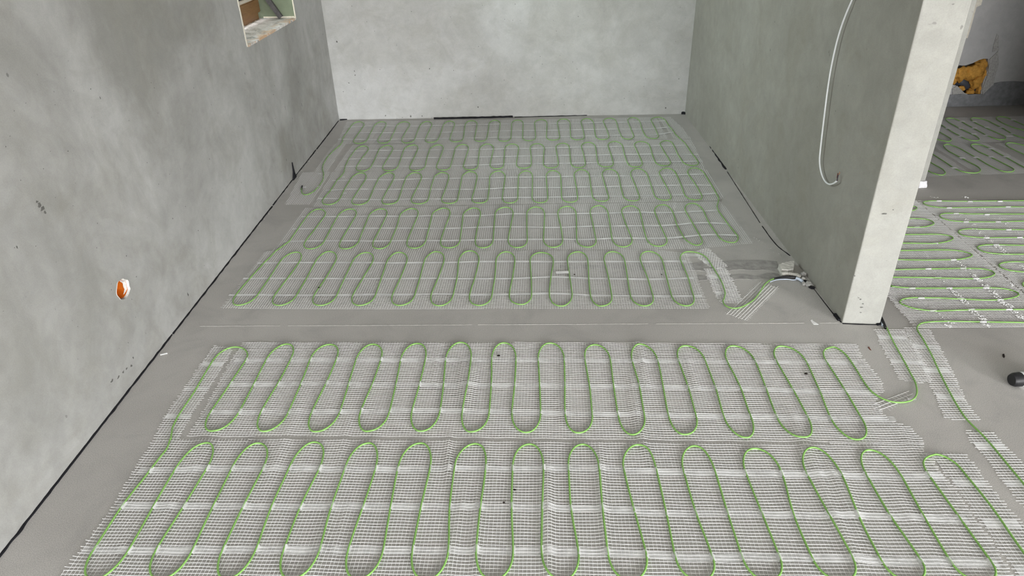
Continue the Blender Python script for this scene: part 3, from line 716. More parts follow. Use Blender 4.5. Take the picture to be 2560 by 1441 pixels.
def cable_obj(parent, P, f, zfun, rad=.0027, name='heating_cable', n=8):
    P, f = resample(P, f, .006)
    z = zfun(P[:, 0], P[:, 1], f); z = np.convolve(np.pad(z, 3, 'edge'), np.ones(7) / 7, 'valid')
    V, F = tube(np.column_stack([P, z]), rad, n)
    return mesh_obj(name, V, F, M_CABLE, parent, True)
def joinpath(*segs):
    P = []; f = []
    for s in segs:
        if isinstance(s, tuple): P.append(s[0]); f.append(s[1])
        else:
            C = catmull(np.array(s), .01); P.append(C); f.append(np.full(len(C), .6))
    return np.vstack(P), np.concatenate(f)

# ---- near mat (rows A and B)
ZM = .0014
near = empty('heating_mat', (0.0, 1.55, 0.0))
tag(near, 'large two-row heating mat, green cable on white mesh, in the foreground before the partition', 'heating mat', 'heating mats laid on the floor')
polyA = poly_px((386, 1100), (900, 1101), (1500, 1107), (2000, 1110), (2305, 1111), (2309, 1133), (2328, 1147), (2339, 1171), (2363, 1200), (2398, 1245), (2440, 1305), (2479, 1358), (2518, 1425), (2560, 1490), (2575, 1515), (1300, 1525), (110, 1500), (160, 1430), (200, 1383), (283, 1271), (346, 1164))
polyB = poly_px(*crop(1700, 780, 2.977, (-750, 232), (0, 238), (700, 242), (1305, 243), (1345, 335), (1385, 390), (1440, 450), (1500, 540), (1515, 600), (1445, 640), (1485, 730), (1540, 805), (1620, 835), (1690, 850), (1780, 930), (1815, 995)), (2000, 1106), (1500, 1100), (1000, 1093), (472, 1093), (508, 1034), (545, 965), (580, 902), (611, 857))
sheet(near, polyA, ANG['A'], ZM, wrinkle, .011, wv=.0013)
sheet(near, polyB, ANG['B'], ZM, wrinkle, .011, wv=.0013)
stripB = poly_px(*crop(380, 840, 3.2, (505, 80), (640, 95), (580, 220), (460, 410), (320, 620), (205, 825), (20, 832), (110, 640), (270, 410), (410, 210)))
sheet(near, stripB, ANG['B'], ZM, flat, .5)
stripA = poly_px(*crop(1660, 1080, 2.844, (1905, 150), (2130, 153), (2220, 260), (2310, 390), (2430, 530), (2560, 680), (2760, 960), (2860, 1130), (2600, 1150), (2540, 1060), (2440, 905), (2330, 740), (2200, 560), (2080, 390), (1980, 265)))
sheet(near, stripA, ANG['A'], ZM, flat, .5)
S1 = poly_px(*crop(2180, 780, 4.503, (30, 190), (365, 205), (400, 300), (480, 400), (540, 500), (600, 600), (660, 790), (535, 805), (330, 770), (270, 660), (200, 540), (110, 380)))
sheet(near, S1, ANG['A'], ZM, flat, .5)
fray = poly_px(*crop(1700, 780, 2.977, (1440, 690), (1700, 590), (1690, 650), (1560, 735)))
sheet(near, fray, math.radians(24), ZM, flat, .5, pitch=.014, ext=.03)
for row, poly in (('A', polyA), ('B', polyB)):
    lines, slopes = tape_points(ITT[row])
    P_ = np.array(poly)
    for k in range(3):
        Pl = lines[k]
        if row == 'B': Pl = Pl[1:]
        ym = Pl[:, 1].mean()
        xs = [p for p in P_ if abs(p[1] - ym) < .10]
        xl = min((p[0] for p in xs), default=Pl[:, 0].min()) ; xr = max((p[0] for p in xs), default=Pl[:, 0].max())
        E_ = extend(Pl, max(xl, Pl[:, 0].min() - .09) + .012, min(xr, Pl[:, 0].max() + .12) - .02, ANG[row])
        tape_line(near, E_, .024, ZM + .0002, wrinkle, [(p[0], p[1], s) for p, s in zip(lines[k], slopes[k])])
mA, fA = MD['A']; mB, fB = MD['B']
feed = pts(*crop(1700, 780, 2.977, (1515, 82), (1545, 135), (1570, 190), (1640, 320), (1710, 450), (1752, 530), (1762, 610), (1725, 660), (1620, 678), (1520, 655), (1430, 600), (1378, 540)), z=ZC)[::-1]
link = pts(*crop(380, 840, 3.2, (165, 735), (150, 830)), *crop(160, 1080, 3.2, (850, 60), (825, 135), (765, 210)), z=ZC)
tailA = pts(*crop(1660, 1080, 2.844, (2580, 893), (2700, 1070), (2850, 1290)), z=ZC)
nearP, nearF = joinpath((mB[::-1], fB[::-1]), link, (mA, fA))
full = np.vstack([np.vstack([catmull(np.vstack([feed[::-1], ]), .01)]), nearP, catmull(np.array(tailA), .01)])
fullf = np.concatenate([np.full(len(catmull(np.vstack([feed[::-1]]), .01)), .5), nearF, np.full(len(catmull(np.array(tailA), .01)), .5)])
cable_obj(near, full, fullf, lambda x, y, f: ZM + .0012 + .0027 + wrinkle(x, y))
tq = [[(412, 1), ]]
for c in (crop(380, 840, 3.2, (405, 205), (585, 208), (560, 242), (390, 242)), crop(380, 840, 3.2, (270, 405), (455, 405), (435, 440), (250, 440)), crop(380, 840, 3.2, (125, 625), (320, 630), (300, 665), (95, 662)),
          crop(1660, 1080, 2.844, (2040, 337), (2265, 340), (2310, 390), (2085, 388)), crop(1660, 1080, 2.844, (2255, 620), (2500, 625), (2552, 688), (2305, 682)), crop(1660, 1080, 2.844, (2480, 955), (2760, 960), (2800, 1030), (2530, 1020)),
          crop(1660, 1080, 2.844, (1890, 290), (1965, 292), (2010, 345), (1920, 342)),
          crop(2180, 780, 4.503, (60, 265), (380, 272), (400, 315), (85, 310)), crop(2180, 780, 4.503, (200, 540), (560, 550), (585, 590), (225, 580))):
    tape_quad(near, c, ZM + .0003, M_TAPE_PALE)
tape_line(near, pts((2268, 1003), (2278, 1004), (2288, 1002)), .010, ZM + .006, flat, name='tape_patch', m=M_TAPE_PALE)
# where the feed comes out of the wall: dark pipe mouth and pale tape
P = np.column_stack([np.array(pts((2196, 800), (2202, 806), (2209, 816), (2213, 824))), [.02, .014, .008, .006]])
V, F = tube(catmull(P, .004), .0052, 8); o = mesh_obj('cable_sleeve', V, F, M_BLACK, near, True); o['label'] = 'black sleeve at the wall'
P = np.column_stack([np.array(pts((2203, 806), (2206, 812), (2207, 817))), [.010, .006, .004]])
V, F = tube(catmull(P, .004), .006, 8); mesh_obj('sleeve_tape', V, F, M_BLUETAPE, near, True)

# ---- alcove mat (rows C to G)
alc = empty('heating_mat', (-.1, 3.6, 0.0))
tag(alc, 'five-row heating mat filling the alcove floor up to the back wall, green cable under mesh', 'heating mat', 'heating mats laid on the floor')
ZU = .0034
def hC(x, y): return .0016 * np.clip((.05 - x) / .35 + .5, 0, 1) * 1.0        # row C: mesh over the cable on the left, under it on the right
polyC = poly_px((666, 630), (900, 629), (1200, 628), (1640, 625), *crop(1140, 610, 3.5556, (2055, 90), (2110, 230), (2170, 390), (2245, 580)), (1300, 774), (900, 774), (553, 773))
polyD = poly_px((763, 521), (1000, 519), (1400, 512), (1690, 507), (1682, 560), (1700, 605), (1730, 624), (1500, 625), (1000, 628), (682, 629), (720, 580))
patchD = poly_px((1680, 508), (1802, 504), (1840, 552), (1882, 609), (1800, 617), (1720, 624), (1695, 560))
polyE = poly_px((832, 431), (1000, 429), (1400, 425), (1762, 421), (1790, 462), (1810, 493), (1797, 502), (1600, 507), (1200, 513), (800, 518), (783, 518), (805, 478))
patchE = poly_px((757, 432), (826, 431), (803, 470), (775, 513), (713, 513), (735, 470))
polyF = poly_px((882, 363), (1100, 360), (1400, 356), (1727, 349), (1745, 385), (1762, 420), (1400, 424), (1000, 428), (836, 430), (858, 396))
stripF = poly_px((838, 361), (864, 361), (846, 387), (818, 430), (787, 430), (811, 395))
polyG = poly_px((868, 305), (1100, 302), (1400, 299), (1640, 294), (1652, 318), (1670, 349), (1400, 355), (1100, 359), (842, 361))
stripG = poly_px((1644, 294), (1675, 293), (1705, 320), (1727, 348), (1688, 349), (1668, 325))
sheet(alc, polyC, ANG['C'], .0014, hC, .05, hu=.0005, wu=.0011, wv=.0016, bright=True)
sheet(alc, polyD, ANG['D'], ZU, flat, .5, hu=.0003, wu=.0005, wv=.0021, bright=True); sheet(alc, patchD, ANG['D'] + .03, .0016, flat, .5, pitch=.0092, hu=.0003, wu=.0008, bright=True)
sheet(alc, polyE, ANG['E'], ZU, flat, .5, hu=.0003, wu=.0005, wv=.0021, bright=True); sheet(alc, patchE, ANG['E'] + .02, ZU, flat, .5, hu=.0003, wu=.0005, wv=.0021, bright=True)
sheet(alc, polyF, ANG['F'], ZU, flat, .5, hu=.0003, wu=.0005, wv=.0021, bright=True); sheet(alc, stripF, ANG['F'], ZU, flat, .5, hu=.0003, wu=.0005, wv=.0021, bright=True)
sheet(alc, polyG, ANG['G'], ZU, flat, .5, hu=.0003, wu=.0005, wv=.0021, bright=True); sheet(alc, stripG, ANG['G'], ZU, flat, .5, hu=.0003, wu=.0005, wv=.0021, bright=True)
C1 = poly_px(*crop(1690, 560, 5.5425, (350, 355), (440, 335), (550, 440), (640, 520), (712, 580), (575, 625), (470, 600), (360, 510), (255, 420), (300, 380)))
C2 = poly_px(*crop(1690, 560, 5.5425, (410, 625), (670, 612), (760, 760), (830, 900), (890, 1040), (870, 1095), (645, 1105), (560, 1000), (505, 880), (455, 760)))
C3 = poly_px(*crop(1690, 560, 5.5425, (1150, 800), (1290, 850), (1430, 885), (985, 1345), (840, 1290), (690, 1240)))
sheet(alc, C1, math.radians(-18), .0014, flat, .5, pitch=.0105); sheet(alc, C2, ANG['C'] - .03, .0014, flat, .5, pitch=.0105, ext=.01)
a_, b_ = fl(1690 + 1290 / 5.5425, 560 + 850 / 5.5425), fl(1690 + 840 / 5.5425, 560 + 1290 / 5.5425)
sheet(alc, C3, math.atan2(a_[1] - b_[1], a_[0] - b_[0]), .0014, flat, .5, pitch=.0115, ext=.012, wu=.002, wv=.0009)
for row, poly in (('C', polyC), ('D', polyD), ('E', polyE), ('F', polyF), ('G', polyG)):
    lines, slopes = tape_points(ITT[row]); P_ = np.array(poly)
    for k in range(3):
        Pl = lines[k][(lines[k][:, 0] < 1.25)]
        E_ = extend(Pl, Pl[:, 0].min() - .03, min(Pl[:, 0].max() + .05, P_[:, 0].max() - .02), ANG[row])
        hm = []
        tape_line(alc, E_, .014, (.0014 if row == 'C' else ZU) + .0012, hC if row == 'C' else flat, hm, m=M_TAPE_FAR)
tailC = pts(*crop(1140, 610, 3.5556, (2376, 375), (2392, 435), (2382, 490)), *crop(1690, 560, 5.5425, (650, 1070), (680, 1130), (780, 1172), (880, 1163), (980, 1120), (1080, 1050), (1160, 950), (1220, 855), (1290, 790), (1368, 757)), z=ZC)
lkCD = pts(*crop(660, 490, 4.571, (165, 622), (90, 685)), z=ZC); lkCD = [fl(690, 628, ZC), fl(676, 643, ZC)]
lkED = pts((1797, 496), (1796, 504), (1793, 514), (1793, 520), z=ZC)
lkEF = pts(*crop(740, 280, 4.923, (597, 715), (590, 745), (560, 790)), z=ZC)
lkGF = pts((1690, 338), (1703, 350), (1711, 357), z=ZC)
tailG = pts(*crop(740, 280, 4.923, (577, 360), (545, 408), (460, 480), (385, 560), (340, 640), (325, 700), (340, 760), (337, 810)), *crop(700, 400, 4.571, (490, 235), (440, 310), (375, 370), (305, 402), (262, 390), (245, 355), (248, 325)), z=ZC)
mm = {k: MD[k] for k in 'CDEFG'}
rev = lambda t: (t[0][::-1], t[1][::-1])
tc_ = catmull(np.array(tailC), .01)
alcP, alcF = joinpath((tc_[::-1], np.full(len(tc_), .9)), rev(mm['C']), lkCD[::-1], mm['D'], lkED[::-1], rev(mm['E']), lkEF[::-1], mm['F'], lkGF[::-1], rev(mm['G']), tailG)
def z_alc(x, y, f):
    under = .0056; over = .0078
    zz = under + (over - under) * np.clip((f - .45) / .4, 0, 1)
    c = (y < 3.1 * .913)
    zc = np.where(x > .05, .0056, under + (over - under) * np.clip((f - .35) / .4, 0, 1))
    return np.where(c, zc, zz)
cable_obj(alc, alcP, alcF, z_alc, rad=.0025)
for c in ([(1698, 632), (1752, 636), (1752, 642), (1700, 640)], crop(1690, 560, 5.5425, (355, 510), (450, 510), (480, 545), (400, 550)), crop(1690, 560, 5.5425, (450, 705), (575, 700), (585, 755), (470, 765)), crop(1690, 560, 5.5425, (550, 945), (655, 940), (665, 980), (555, 985))):
    tape_quad(alc, c, .0018, M_TAPE_PALE)
for x, y in ((813, 446), (796, 470), (800, 438), (860, 446), (864, 487), (819, 393), (762, 472)):
    c = fl(x, y); tape_line(alc, [c + [-.009, 0], c, c + [.009, .001]], .014, .0086, flat, name='tape_patch', m=M_TAPE_PALE)
# torn white clip and the loose tape at row C
c = fl(1390, 686); tape_line(alc, [c, c + [.02, .001], c + [.055, .003]], .022, .0075, flat, name='tape_patch', m=M_PAPER)
# end cap and cold-lead joint
P = np.column_stack([np.array(pts((754, 476), (754, 471), (756, 466), z=.005)), [.0035, .005, .007]])
V, F = tube(catmull(P, .004), .0042, 8); o = mesh_obj('end_cap', V, F, M_BLACK, alc, True); o['label'] = 'black end cap of the cable'
C8 = lambda *p: crop(1920, 630, 12.8, *p)
jp = np.array(pts(*C8((205, 850), (420, 825), (650, 815), (850, 825), (920, 845)), z=.008))
P = np.column_stack([jp, [.006, .008, .009, .009, .010]])
V, F = tube(catmull(P, .004), .0052, 10); o = mesh_obj('joint_sleeve', V, F, M_BLACK, alc, True); o['label'] = 'black joint sleeve of the cold lead'
P = np.column_stack([np.array(pts(*C8((900, 850), (990, 885), (1060, 920), (1130, 960)), z=.008)), [.010, .010, .009, .006]])
V, F = tube(catmull(P, .004), .0058, 10); mesh_obj('cold_lead', V, F, M_BLUETAPE, alc, True)
P = np.column_stack([np.array(pts(*C8((70, 960), (300, 890), (600, 878), (800, 900), (900, 890)), z=.003)), [.003] * 5])
V, F = tube(catmull(P, .004), .0022, 8); mesh_obj('cold_lead', V, F, M_BLUETAPE, alc, True)

# ---- right room mat
rgt = empty('heating_mat', (1.7, 2.7, 0.0))
tag(rgt, 'heating mat right of the partition with cable loops running left to right', 'heating mat', 'heating mats laid on the floor')
col1 = [np.array(p) for p in ((1.413, 2.112), (1.80, 2.098), (1.93, 2.094), (1.938, 2.325), (1.968, 2.90), (1.985, 3.262), (1.48, 3.272), (1.445, 2.7), (1.418, 2.35))]
col2 = [np.array(p) for p in ((1.95, 2.093), (2.66, 2.075), (2.69, 3.245), (1.998, 3.262), (1.98, 2.90), (1.95, 2.325))]
sheet(rgt, col1, -.02, .0042, flat, .5, wu=.0014, wv=.0007, hu=.0010); sheet(rgt, col2, -.02, .0042, flat, .5, wu=.0014, wv=.0007, hu=.0010)
S2 = poly_px(*crop(2180, 780, 4.503, (375, 170), (640, 200), (780, 450), (880, 640), (1000, 900), (1110, 1100), (1210, 1225), (930, 1215), (820, 1200), (740, 990), (650, 790), (560, 600), (440, 350)))
S3 = poly_px(*crop(1660, 1080, 2.844, (2150, -8), (2335, 0), (2430, 110), (2560, 235), (2700, 400), (2900, 640), (2720, 680), (2560, 540), (2480, 440), (2400, 340), (2330, 230), (2250, 130), (2195, 80)))
sheet(rgt, S2, -.02, ZM, flat, .5); sheet(rgt, S3, -.02, ZM, flat, .5)
K7 = lambda *p: pts(*crop(2200, 480, 4.003, *p), z=ZC)
def hid(yA, xA, yB, xB):
    a = K7((xA, yA))[0]; b = K7((xB, yB))[0]; m_ = (a[1] + b[1]) / 2
    return [np.array([1.474, a[1]]), np.array([1.454, a[1] * .8 + b[1] * .2]), np.array([1.447, m_]), np.array([1.454, a[1] * .2 + b[1] * .8]), np.array([1.474, b[1]])]
c1 = pts((2700, 1420), (2620, 1300), (2560, 1213), *crop(1700, 780, 2.977, (2330, 1010), (2250, 920), (2130, 800), (2050, 680), (1985, 560), (1930, 450), (1870, 320), (1810, 210), (1772, 150), (1763, 118), (1795, 88), (1870, 77), (2000, 73)), z=ZC)
c1 += K7((1100, 1306), (1441, 1311), (1570, 1308), (1625, 1290), (1642, 1245), (1625, 1205), (1570, 1186), (1441, 1181), (950, 1183), (540, 1195), (350, 1172), (250, 1140), (205, 1118), (197, 1100), (230, 1076), (330, 1062), (600, 1066), (900, 1080), (1100, 1087), (1250, 1077), (1340, 1060), (1380, 1042), (1388, 1027), (1350, 1000), (1250, 974), (1100, 964), (700, 967), (320, 966), (110, 950))
c1 += hid(950, 110, 857, 130) + K7((130, 857), (400, 860), (700, 868), (950, 872), (1080, 857), (1135, 836), (1145, 818), (1105, 791), (1000, 772), (800, 768), (300, 778), (150, 783))
c1 += hid(783, 150, 682, 180) + K7((180, 682), (500, 686), (780, 680), (880, 661), (918, 645), (920, 632), (880, 612), (760, 589), (600, 583), (205, 590))
c1 += hid(590, 205, 516, 230) + K7((230, 516), (550, 520), (670, 500), (720, 480), (730, 463), (690, 441), (560, 427), (250, 430))
c1 += hid(430, 250, 357, 275) + K7((275, 357), (430, 355), (510, 337), (540, 317), (500, 287), (420, 273), (295, 269))
c1 += hid(269, 295, 190, 320) + K7((320, 190), (352, 181), (371, 163), (352, 150), (325, 148))
c2 = []
loops2 = [((1441, 90), (800, 97), (600, 93), (500, 93), (450, 99), (430, 110), (450, 128), (520, 149), (640, 162), (900, 160), (1300, 153), (1441, 154)),
          ((1441, 225), (900, 223), (700, 216), (630, 222), (597, 238), (620, 264), (700, 288), (850, 302), (1150, 304), (1441, 295)),
          ((1441, 382), (1000, 376), (900, 372), (820, 381), (783, 401), (810, 430), (880, 450), (1050, 462), (1441, 460)),
          ((1441, 538), (1250, 534), (1100, 532), (1010, 540), (972, 560), (1010, 590), (1090, 614), (1250, 627), (1441, 627)),
          ((1441, 705), (1350, 703), (1250, 708), (1197, 725), (1190, 745), (1230, 770), (1300, 790), (1441, 805)),
          ((1700, 890), (1560, 885), (1460, 900), (1425, 925), (1450, 955), (1540, 980), (1700, 1000))]
for k, L in enumerate(loops2):
    seg = K7(*L); e = seg[-1]; s = seg[0]
    XE = 2.60
    pre = [np.array([XE, s[1] - (XE - s[0]) * .02])] if s[0] < XE - .04 else []
    post = [np.array([XE, e[1] - (XE - e[0]) * .02])] if e[0] < XE - .04 else []
    if k < len(loops2) - 1:
        nxt = K7(*loops2[k + 1])[0]; post += [np.array([XE + .035, (e[1] + nxt[1]) / 2 - .010])]
    c2 += pre + seg + post
P = catmull(np.array(c1), .01); cable_obj(rgt, P, np.zeros(len(P)), lambda x, y, f: .0064 + 0 * x)
P = catmull(np.array(c2), .01); cable_obj(rgt, P, np.zeros(len(P)), lambda x, y, f: .0064 + 0 * x)
for c in (crop(2180, 780, 4.503, (450, 360), (740, 385), (765, 425), (480, 410)), crop(2180, 780, 4.503, (560, 620), (860, 640), (890, 690), (590, 690)), crop(2180, 780, 4.503, (705, 915), (1010, 940), (1060, 1005), (750, 980)),
          crop(1660, 1080, 2.844, (2195, 78), (2410, 82), (2440, 128), (2235, 125)), crop(1660, 1080, 2.844, (2400, 342), (2660, 345), (2720, 395), (2450, 390))):
    tape_quad(rgt, c, ZM + .0003, M_TAPE_PALE)
# torn white remains of the tape on this mat
def flakes(parent, lines, name, seed, z=.0056):
    r = random.Random(seed); V = []; F = []
    for (x0, y0), (x1, y1), nfl, wd in lines:
        a = fl(*crop(2200, 480, 4.003, (x0, y0))[0]); b = fl(*crop(2200, 480, 4.003, (x1, y1))[0])
        for _ in range(nfl):
            t = r.random(); c = a + (b - a) * t + np.array([r.uniform(-wd, wd), r.uniform(-.008, .008)])
            if mnoise.noise((t * 9, seed, x0 * .01)) < -.05: continue
            o = len(V); n = 5; sx = r.uniform(.0015, .0055); sy = r.uniform(.0005, .0013)
            for j in range(n):
                an = 2 * math.pi * j / n + r.random() * .5; ly = sy * math.sin(an); V.append((c[0] + sx * math.cos(an) * r.uniform(.5, 1), c[1] + ly, z + .0010 + ly * .9 + r.uniform(0, .0008)))
            F.append(list(range(o, o + n)))
    ob = mesh_obj(name, V, F, M_PAPER, parent); ob['kind'] = 'stuff'; return ob
flakes(rgt, [((700, 980), (900, 1170), 120, .012), ((890, 1180), (1080, 1330), 130, .014), ((920, 835), (1180, 1075), 220, .013), ((1170, 1080), (1310, 1180), 110, .014), ((1300, 1190), (1441, 1300), 60, .014),
             ((1060, 470), (1330, 690), 110, .012), ((940, 380), (1060, 470), 30, .012), ((1170, 240), (1441, 490), 60, .012), ((780, 230), (950, 360), 25, .012), ((700, 670), (900, 810), 60, .012), ((520, 1180), (760, 1370), 60, .014),
             ((540, 60), (560, 75), 12, .02), ((840, 65), (880, 75), 22, .012), ((980, 180), (1040, 182), 26, .01), ((880, 100), (920, 112), 22, .01), ((560, 870), (680, 925), 16, .008), ((1020, 1330), (1120, 1375), 30, .01), ((660, 1350), (720, 1375), 30, .01), ((1290, 920), (1330, 970), 14, .008), ((1400, 740), (1441, 790), 20, .008)], 'tape_remains', 5)
k7t = [(590, 94), (900, 100), (1200, 98), (690, 163), (760, 220), (1070, 230), (1280, 153), (860, 303), (1180, 304), (1285, 382), (1065, 463), (1395, 460), (1160, 533), (550, 518), (370, 356), (735, 684), (580, 862), (830, 768), (480, 774), (320, 968), (690, 967), (1060, 965), (410, 1066), (800, 1072), (530, 1194), (910, 1182), (1200, 1083), (1030, 1306), (960, 873), (1290, 1181)]
for x, y in k7t:
    c = fl(*crop(2200, 480, 4.003, (x, y))[0], ZC)
    V, F = tube(np.array([[c[0] - .012, c[1] + .0002, .0064], [c[0], c[1], .0066], [c[0] + .012, c[1] - .0003, .0064]]), .0034, 8); mesh_obj('tape_patch', V, F, M_TAPE_PALE, rgt, True)


# ---- far room mat
far = empty('heating_mat', (2.8, 4.2, 0.0))
tag(far, 'heating mat in the dim far room beyond the doorway', 'heating mat', 'heating mats laid on the floor')
K8 = lambda *p: pts(*crop(2320, 270, 8.004, *p), z=ZC)
P8 = lambda *p: poly_px(*crop(2320, 270, 8.004, *p))
angF = math.atan2(*(fl(2560, 434) - fl(2330, 441))[::-1])
for pl_ in (P8((-250, 960), (100, 860), (300, 960), (560, 1130), (760, 1270), (860, 1345), (500, 1368), (-300, 1395)), P8((140, 728), (600, 712), (1040, 695), (1130, 715), (1300, 790), (1600, 940), (1921, 1110), (2300, 1290), (1921, 1318), (1450, 1332), (1080, 1345), (930, 1290), (560, 1060), (230, 850), (150, 790)),
            P8((120, 330), (300, 212), (900, 195), (1400, 180), (2400, 165), (2500, 660), (1920, 670), (1550, 688), (1040, 690), (600, 706), (60, 722)), P8((1560, 695), (2200, 680), (2600, 1050), (2100, 1060), (1750, 880), (1350, 720))):
    sheet(far, pl_, angF, ZU, flat, .5, pitch=.0105, hu=.0003, wu=.0005, wv=.0021, bright=True)
for L in (((-150, 1040), (0, 1085), (40, 1100), (270, 1228), (330, 1285), (342, 1318), (310, 1348), (240, 1355), (100, 1320), (0, 1270), (-200, 1170)),
          ((-100, 830), (80, 930), (300, 1070), (500, 1205), (650, 1275), (800, 1308), (930, 1315), (1015, 1297), (1045, 1245), (980, 1180), (720, 1045), (400, 870), (310, 785), (325, 750), (400, 740), (500, 768), (640, 825), (950, 1000), (1200, 1150), (1450, 1268), (1600, 1295), (1690, 1283), (1715, 1242), (1640, 1190), (1300, 1020), (1000, 880), (870, 790), (860, 750), (930, 735), (1050, 750), (1210, 810), (1280, 850), (1560, 1000), (1840, 1160), (2100, 1290)),
          ((0, 380), (220, 490), (400, 590), (465, 640), (430, 678), (350, 680), (170, 635), (0, 560)),
          ((120, 280), (260, 350), (500, 500), (740, 625), (900, 667), (1000, 662), (1020, 630), (950, 570), (650, 430), (430, 310), (350, 245), (380, 215), (500, 221), (650, 275), (950, 440), (1180, 563), (1380, 637), (1500, 645), (1550, 622), (1520, 570), (1200, 430), (930, 300), (852, 235), (900, 206), (1050, 225), (1200, 270), (1500, 420), (1700, 540), (1900, 610), (2100, 660)),
          ((2150, 520), (2000, 480), (1700, 400), (1450, 290), (1360, 215), (1420, 186), (1560, 200), (1750, 280), (2000, 390)),
          ((2150, 820), (2050, 800), (1800, 732), (1640, 706), (1550, 727), (1600, 788), (1850, 910), (2100, 1020))):
    P = catmull(np.array(K8(*L)), .012); cable_obj(far, P, np.zeros(len(P)), lambda x, y, f: .0085 + 0 * x, rad=.003)
for x, y in ((680, 290), (920, 425), (1160, 570), (1440, 410), (1180, 410), (920, 295), (660, 430), (920, 545), (1690, 540), (680, 1025), (960, 1015), (1260, 840), (1260, 1005), (520, 1225), (1560, 1000), (640, 590), (1700, 260), (390, 430)):
    c = K8((x, y))[0]; tape_line(far, [c + [-.016, 0], c, c + [.016, 0]], .024, .0125, flat, name='tape_patch', m=M_TAPE_FAR)
c = K8((1620, 590))[0]; tape_line(far, [c + [-.02, 0], c, c + [.025, 0]], .02, .0130, flat, name='tape_patch', m=M_PAPER)

# ------------------------------------------------------------------ loose things
def lump(name, c, r, seed, m, parent=None, sub=2, flatz=None, amp=.35, fr=1.6):
    bm = bmesh.new(); bmesh.ops.create_icosphere(bm, subdivisions=sub, radius=1.0)
    for v in bm.verts:
        n = v.co.normalized(); k = 1 + amp * mnoise.noise(n * fr + Vector((seed, seed * .37, 0))) + amp * .4 * mnoise.noise(n * fr * 2.7 + Vector((seed, 0, seed)))
        v.co = Vector((n.x * r[0] * k, n.y * r[1] * k, n.z * r[2] * k))
        if flatz is not None: v.co.z = max(v.co.z, flatz)
    if parent is not None:
        for v in bm.verts: v.co += Vector(c)
        return bm_obj(name, bm, m, parent, True)
    V = [v.co[:] for v in bm.verts]; bm.verts.index_update(); F = [[v.index for v in f.verts] for f in bm.faces]; bm.free()
    o = mesh_obj(name, V, F, m, None, False); o.location = c; return o
# broken plaster edge by the conduit
pc = pts(*C8((345, 470), (500, 405), (820, 345), (835, 400), (800, 600), (620, 640), (440, 615)), z=.012)
bm = bmesh.new(); top = [bm.verts.new((p[0], p[1], .022 + .003 * mnoise.noise((k * 1.3, 2, 2)))) for k, p in enumerate(pc)]
cen = np.mean(pc, axis=0); bot = [bm.verts.new((cen[0] + (p[0] - cen[0]) * 1.12, cen[1] + (p[1] - cen[1]) * 1.12, 0.0)) for p in pc]
bm.faces.new(top)
for k in range(len(pc)): bm.faces.new((top[k], bot[k], bot[(k + 1) % len(pc)], top[(k + 1) % len(pc)]))
bmesh.ops.subdivide_edges(bm, edges=list(bm.edges), cuts=2, use_grid_fill=True)
for v in bm.verts:
    if v.co.z > .001: v.co += Vector([.0025 * mnoise.noise(v.co * 90 + Vector((k, 3, 1))) for k in (0, 5, 9)])
    v.co -= Vector((cen[0], cen[1], 0)); v.co.x = min(v.co.x, XR - .002 - cen[0])
bmesh.ops.triangulate(bm, faces=list(bm.faces))
o = bm_obj('plaster_chunk', bm, M_PLUMP); o.location = (cen[0], cen[1], 0)
tag(o, 'broken pale plaster slab against the partition, above the ribbed conduit', 'plaster chunk')
for k, (cx, cy, r, lab) in enumerate((((1130), 735, (.012, .009, .011), 'grey mortar lump at the ribbed conduit end where it meets the partition'), (1135, 880, (.010, .011, .009), 'pale mortar lump beside the grey cold lead at the partition foot'),
                       (1150, 1030, (.008, .009, .008), 'smallest mortar crumb below the cold lead at the partition foot'), (1290, 1050, (.014, .013, .011), 'mortar lump nearest the camera in the rubble at the partition foot'))):
    p = fl(*C8((cx, cy))[0], .006); o = lump('mortar_lump', (min(p[0], XR - .012), p[1], r[2] * .8), r, 3.3 * k + 1, M_RUBBLE if k != 1 else M_PLUMP, flatz=-r[2] * .8)
    tag(o, lab, 'mortar lump', 'rubble at the partition foot')
for k, (cx, cy, r, lab) in enumerate(((1160, 955, (.012, .010, .006), 'black foam scrap between the mortar lumps at the partition foot'), (1410, 1150, (.013, .009, .005), 'black foam scrap nearest the camera beside the partition rubble'))):
    p = fl(*C8((cx, cy))[0], .003); o = lump('foam_scrap', (min(p[0], XR - .012), p[1], r[2] * .7), r, 7.3 * k + 2, M_FOAM_GAPSHADE, flatz=-r[2] * .7)
    tag(o, lab, 'foam scrap', 'black foam scraps at the partition foot')
# ribbed conduit
cp = np.array(pts(*C8((425, 712), (600, 703), (750, 718), (900, 752), (1040, 812)), z=.012)); P = catmull(np.column_stack([cp, [.0125, .0125, .0125, .0125, .0125]]), .0007)
rr = .0078 + .0016 * np.sin(np.arange(len(P)) * .7e-3 / .0046 * 2 * math.pi)
c0 = P[len(P) // 2].copy(); c0[2] = 0
V, F = tube(P - c0, rr, 12); o = mesh_obj('ribbed_conduit', V, F, M_CONDUIT, None, True); o.location = c0
tag(o, 'short pale ribbed conduit lying on the floor against the partition', 'conduit')
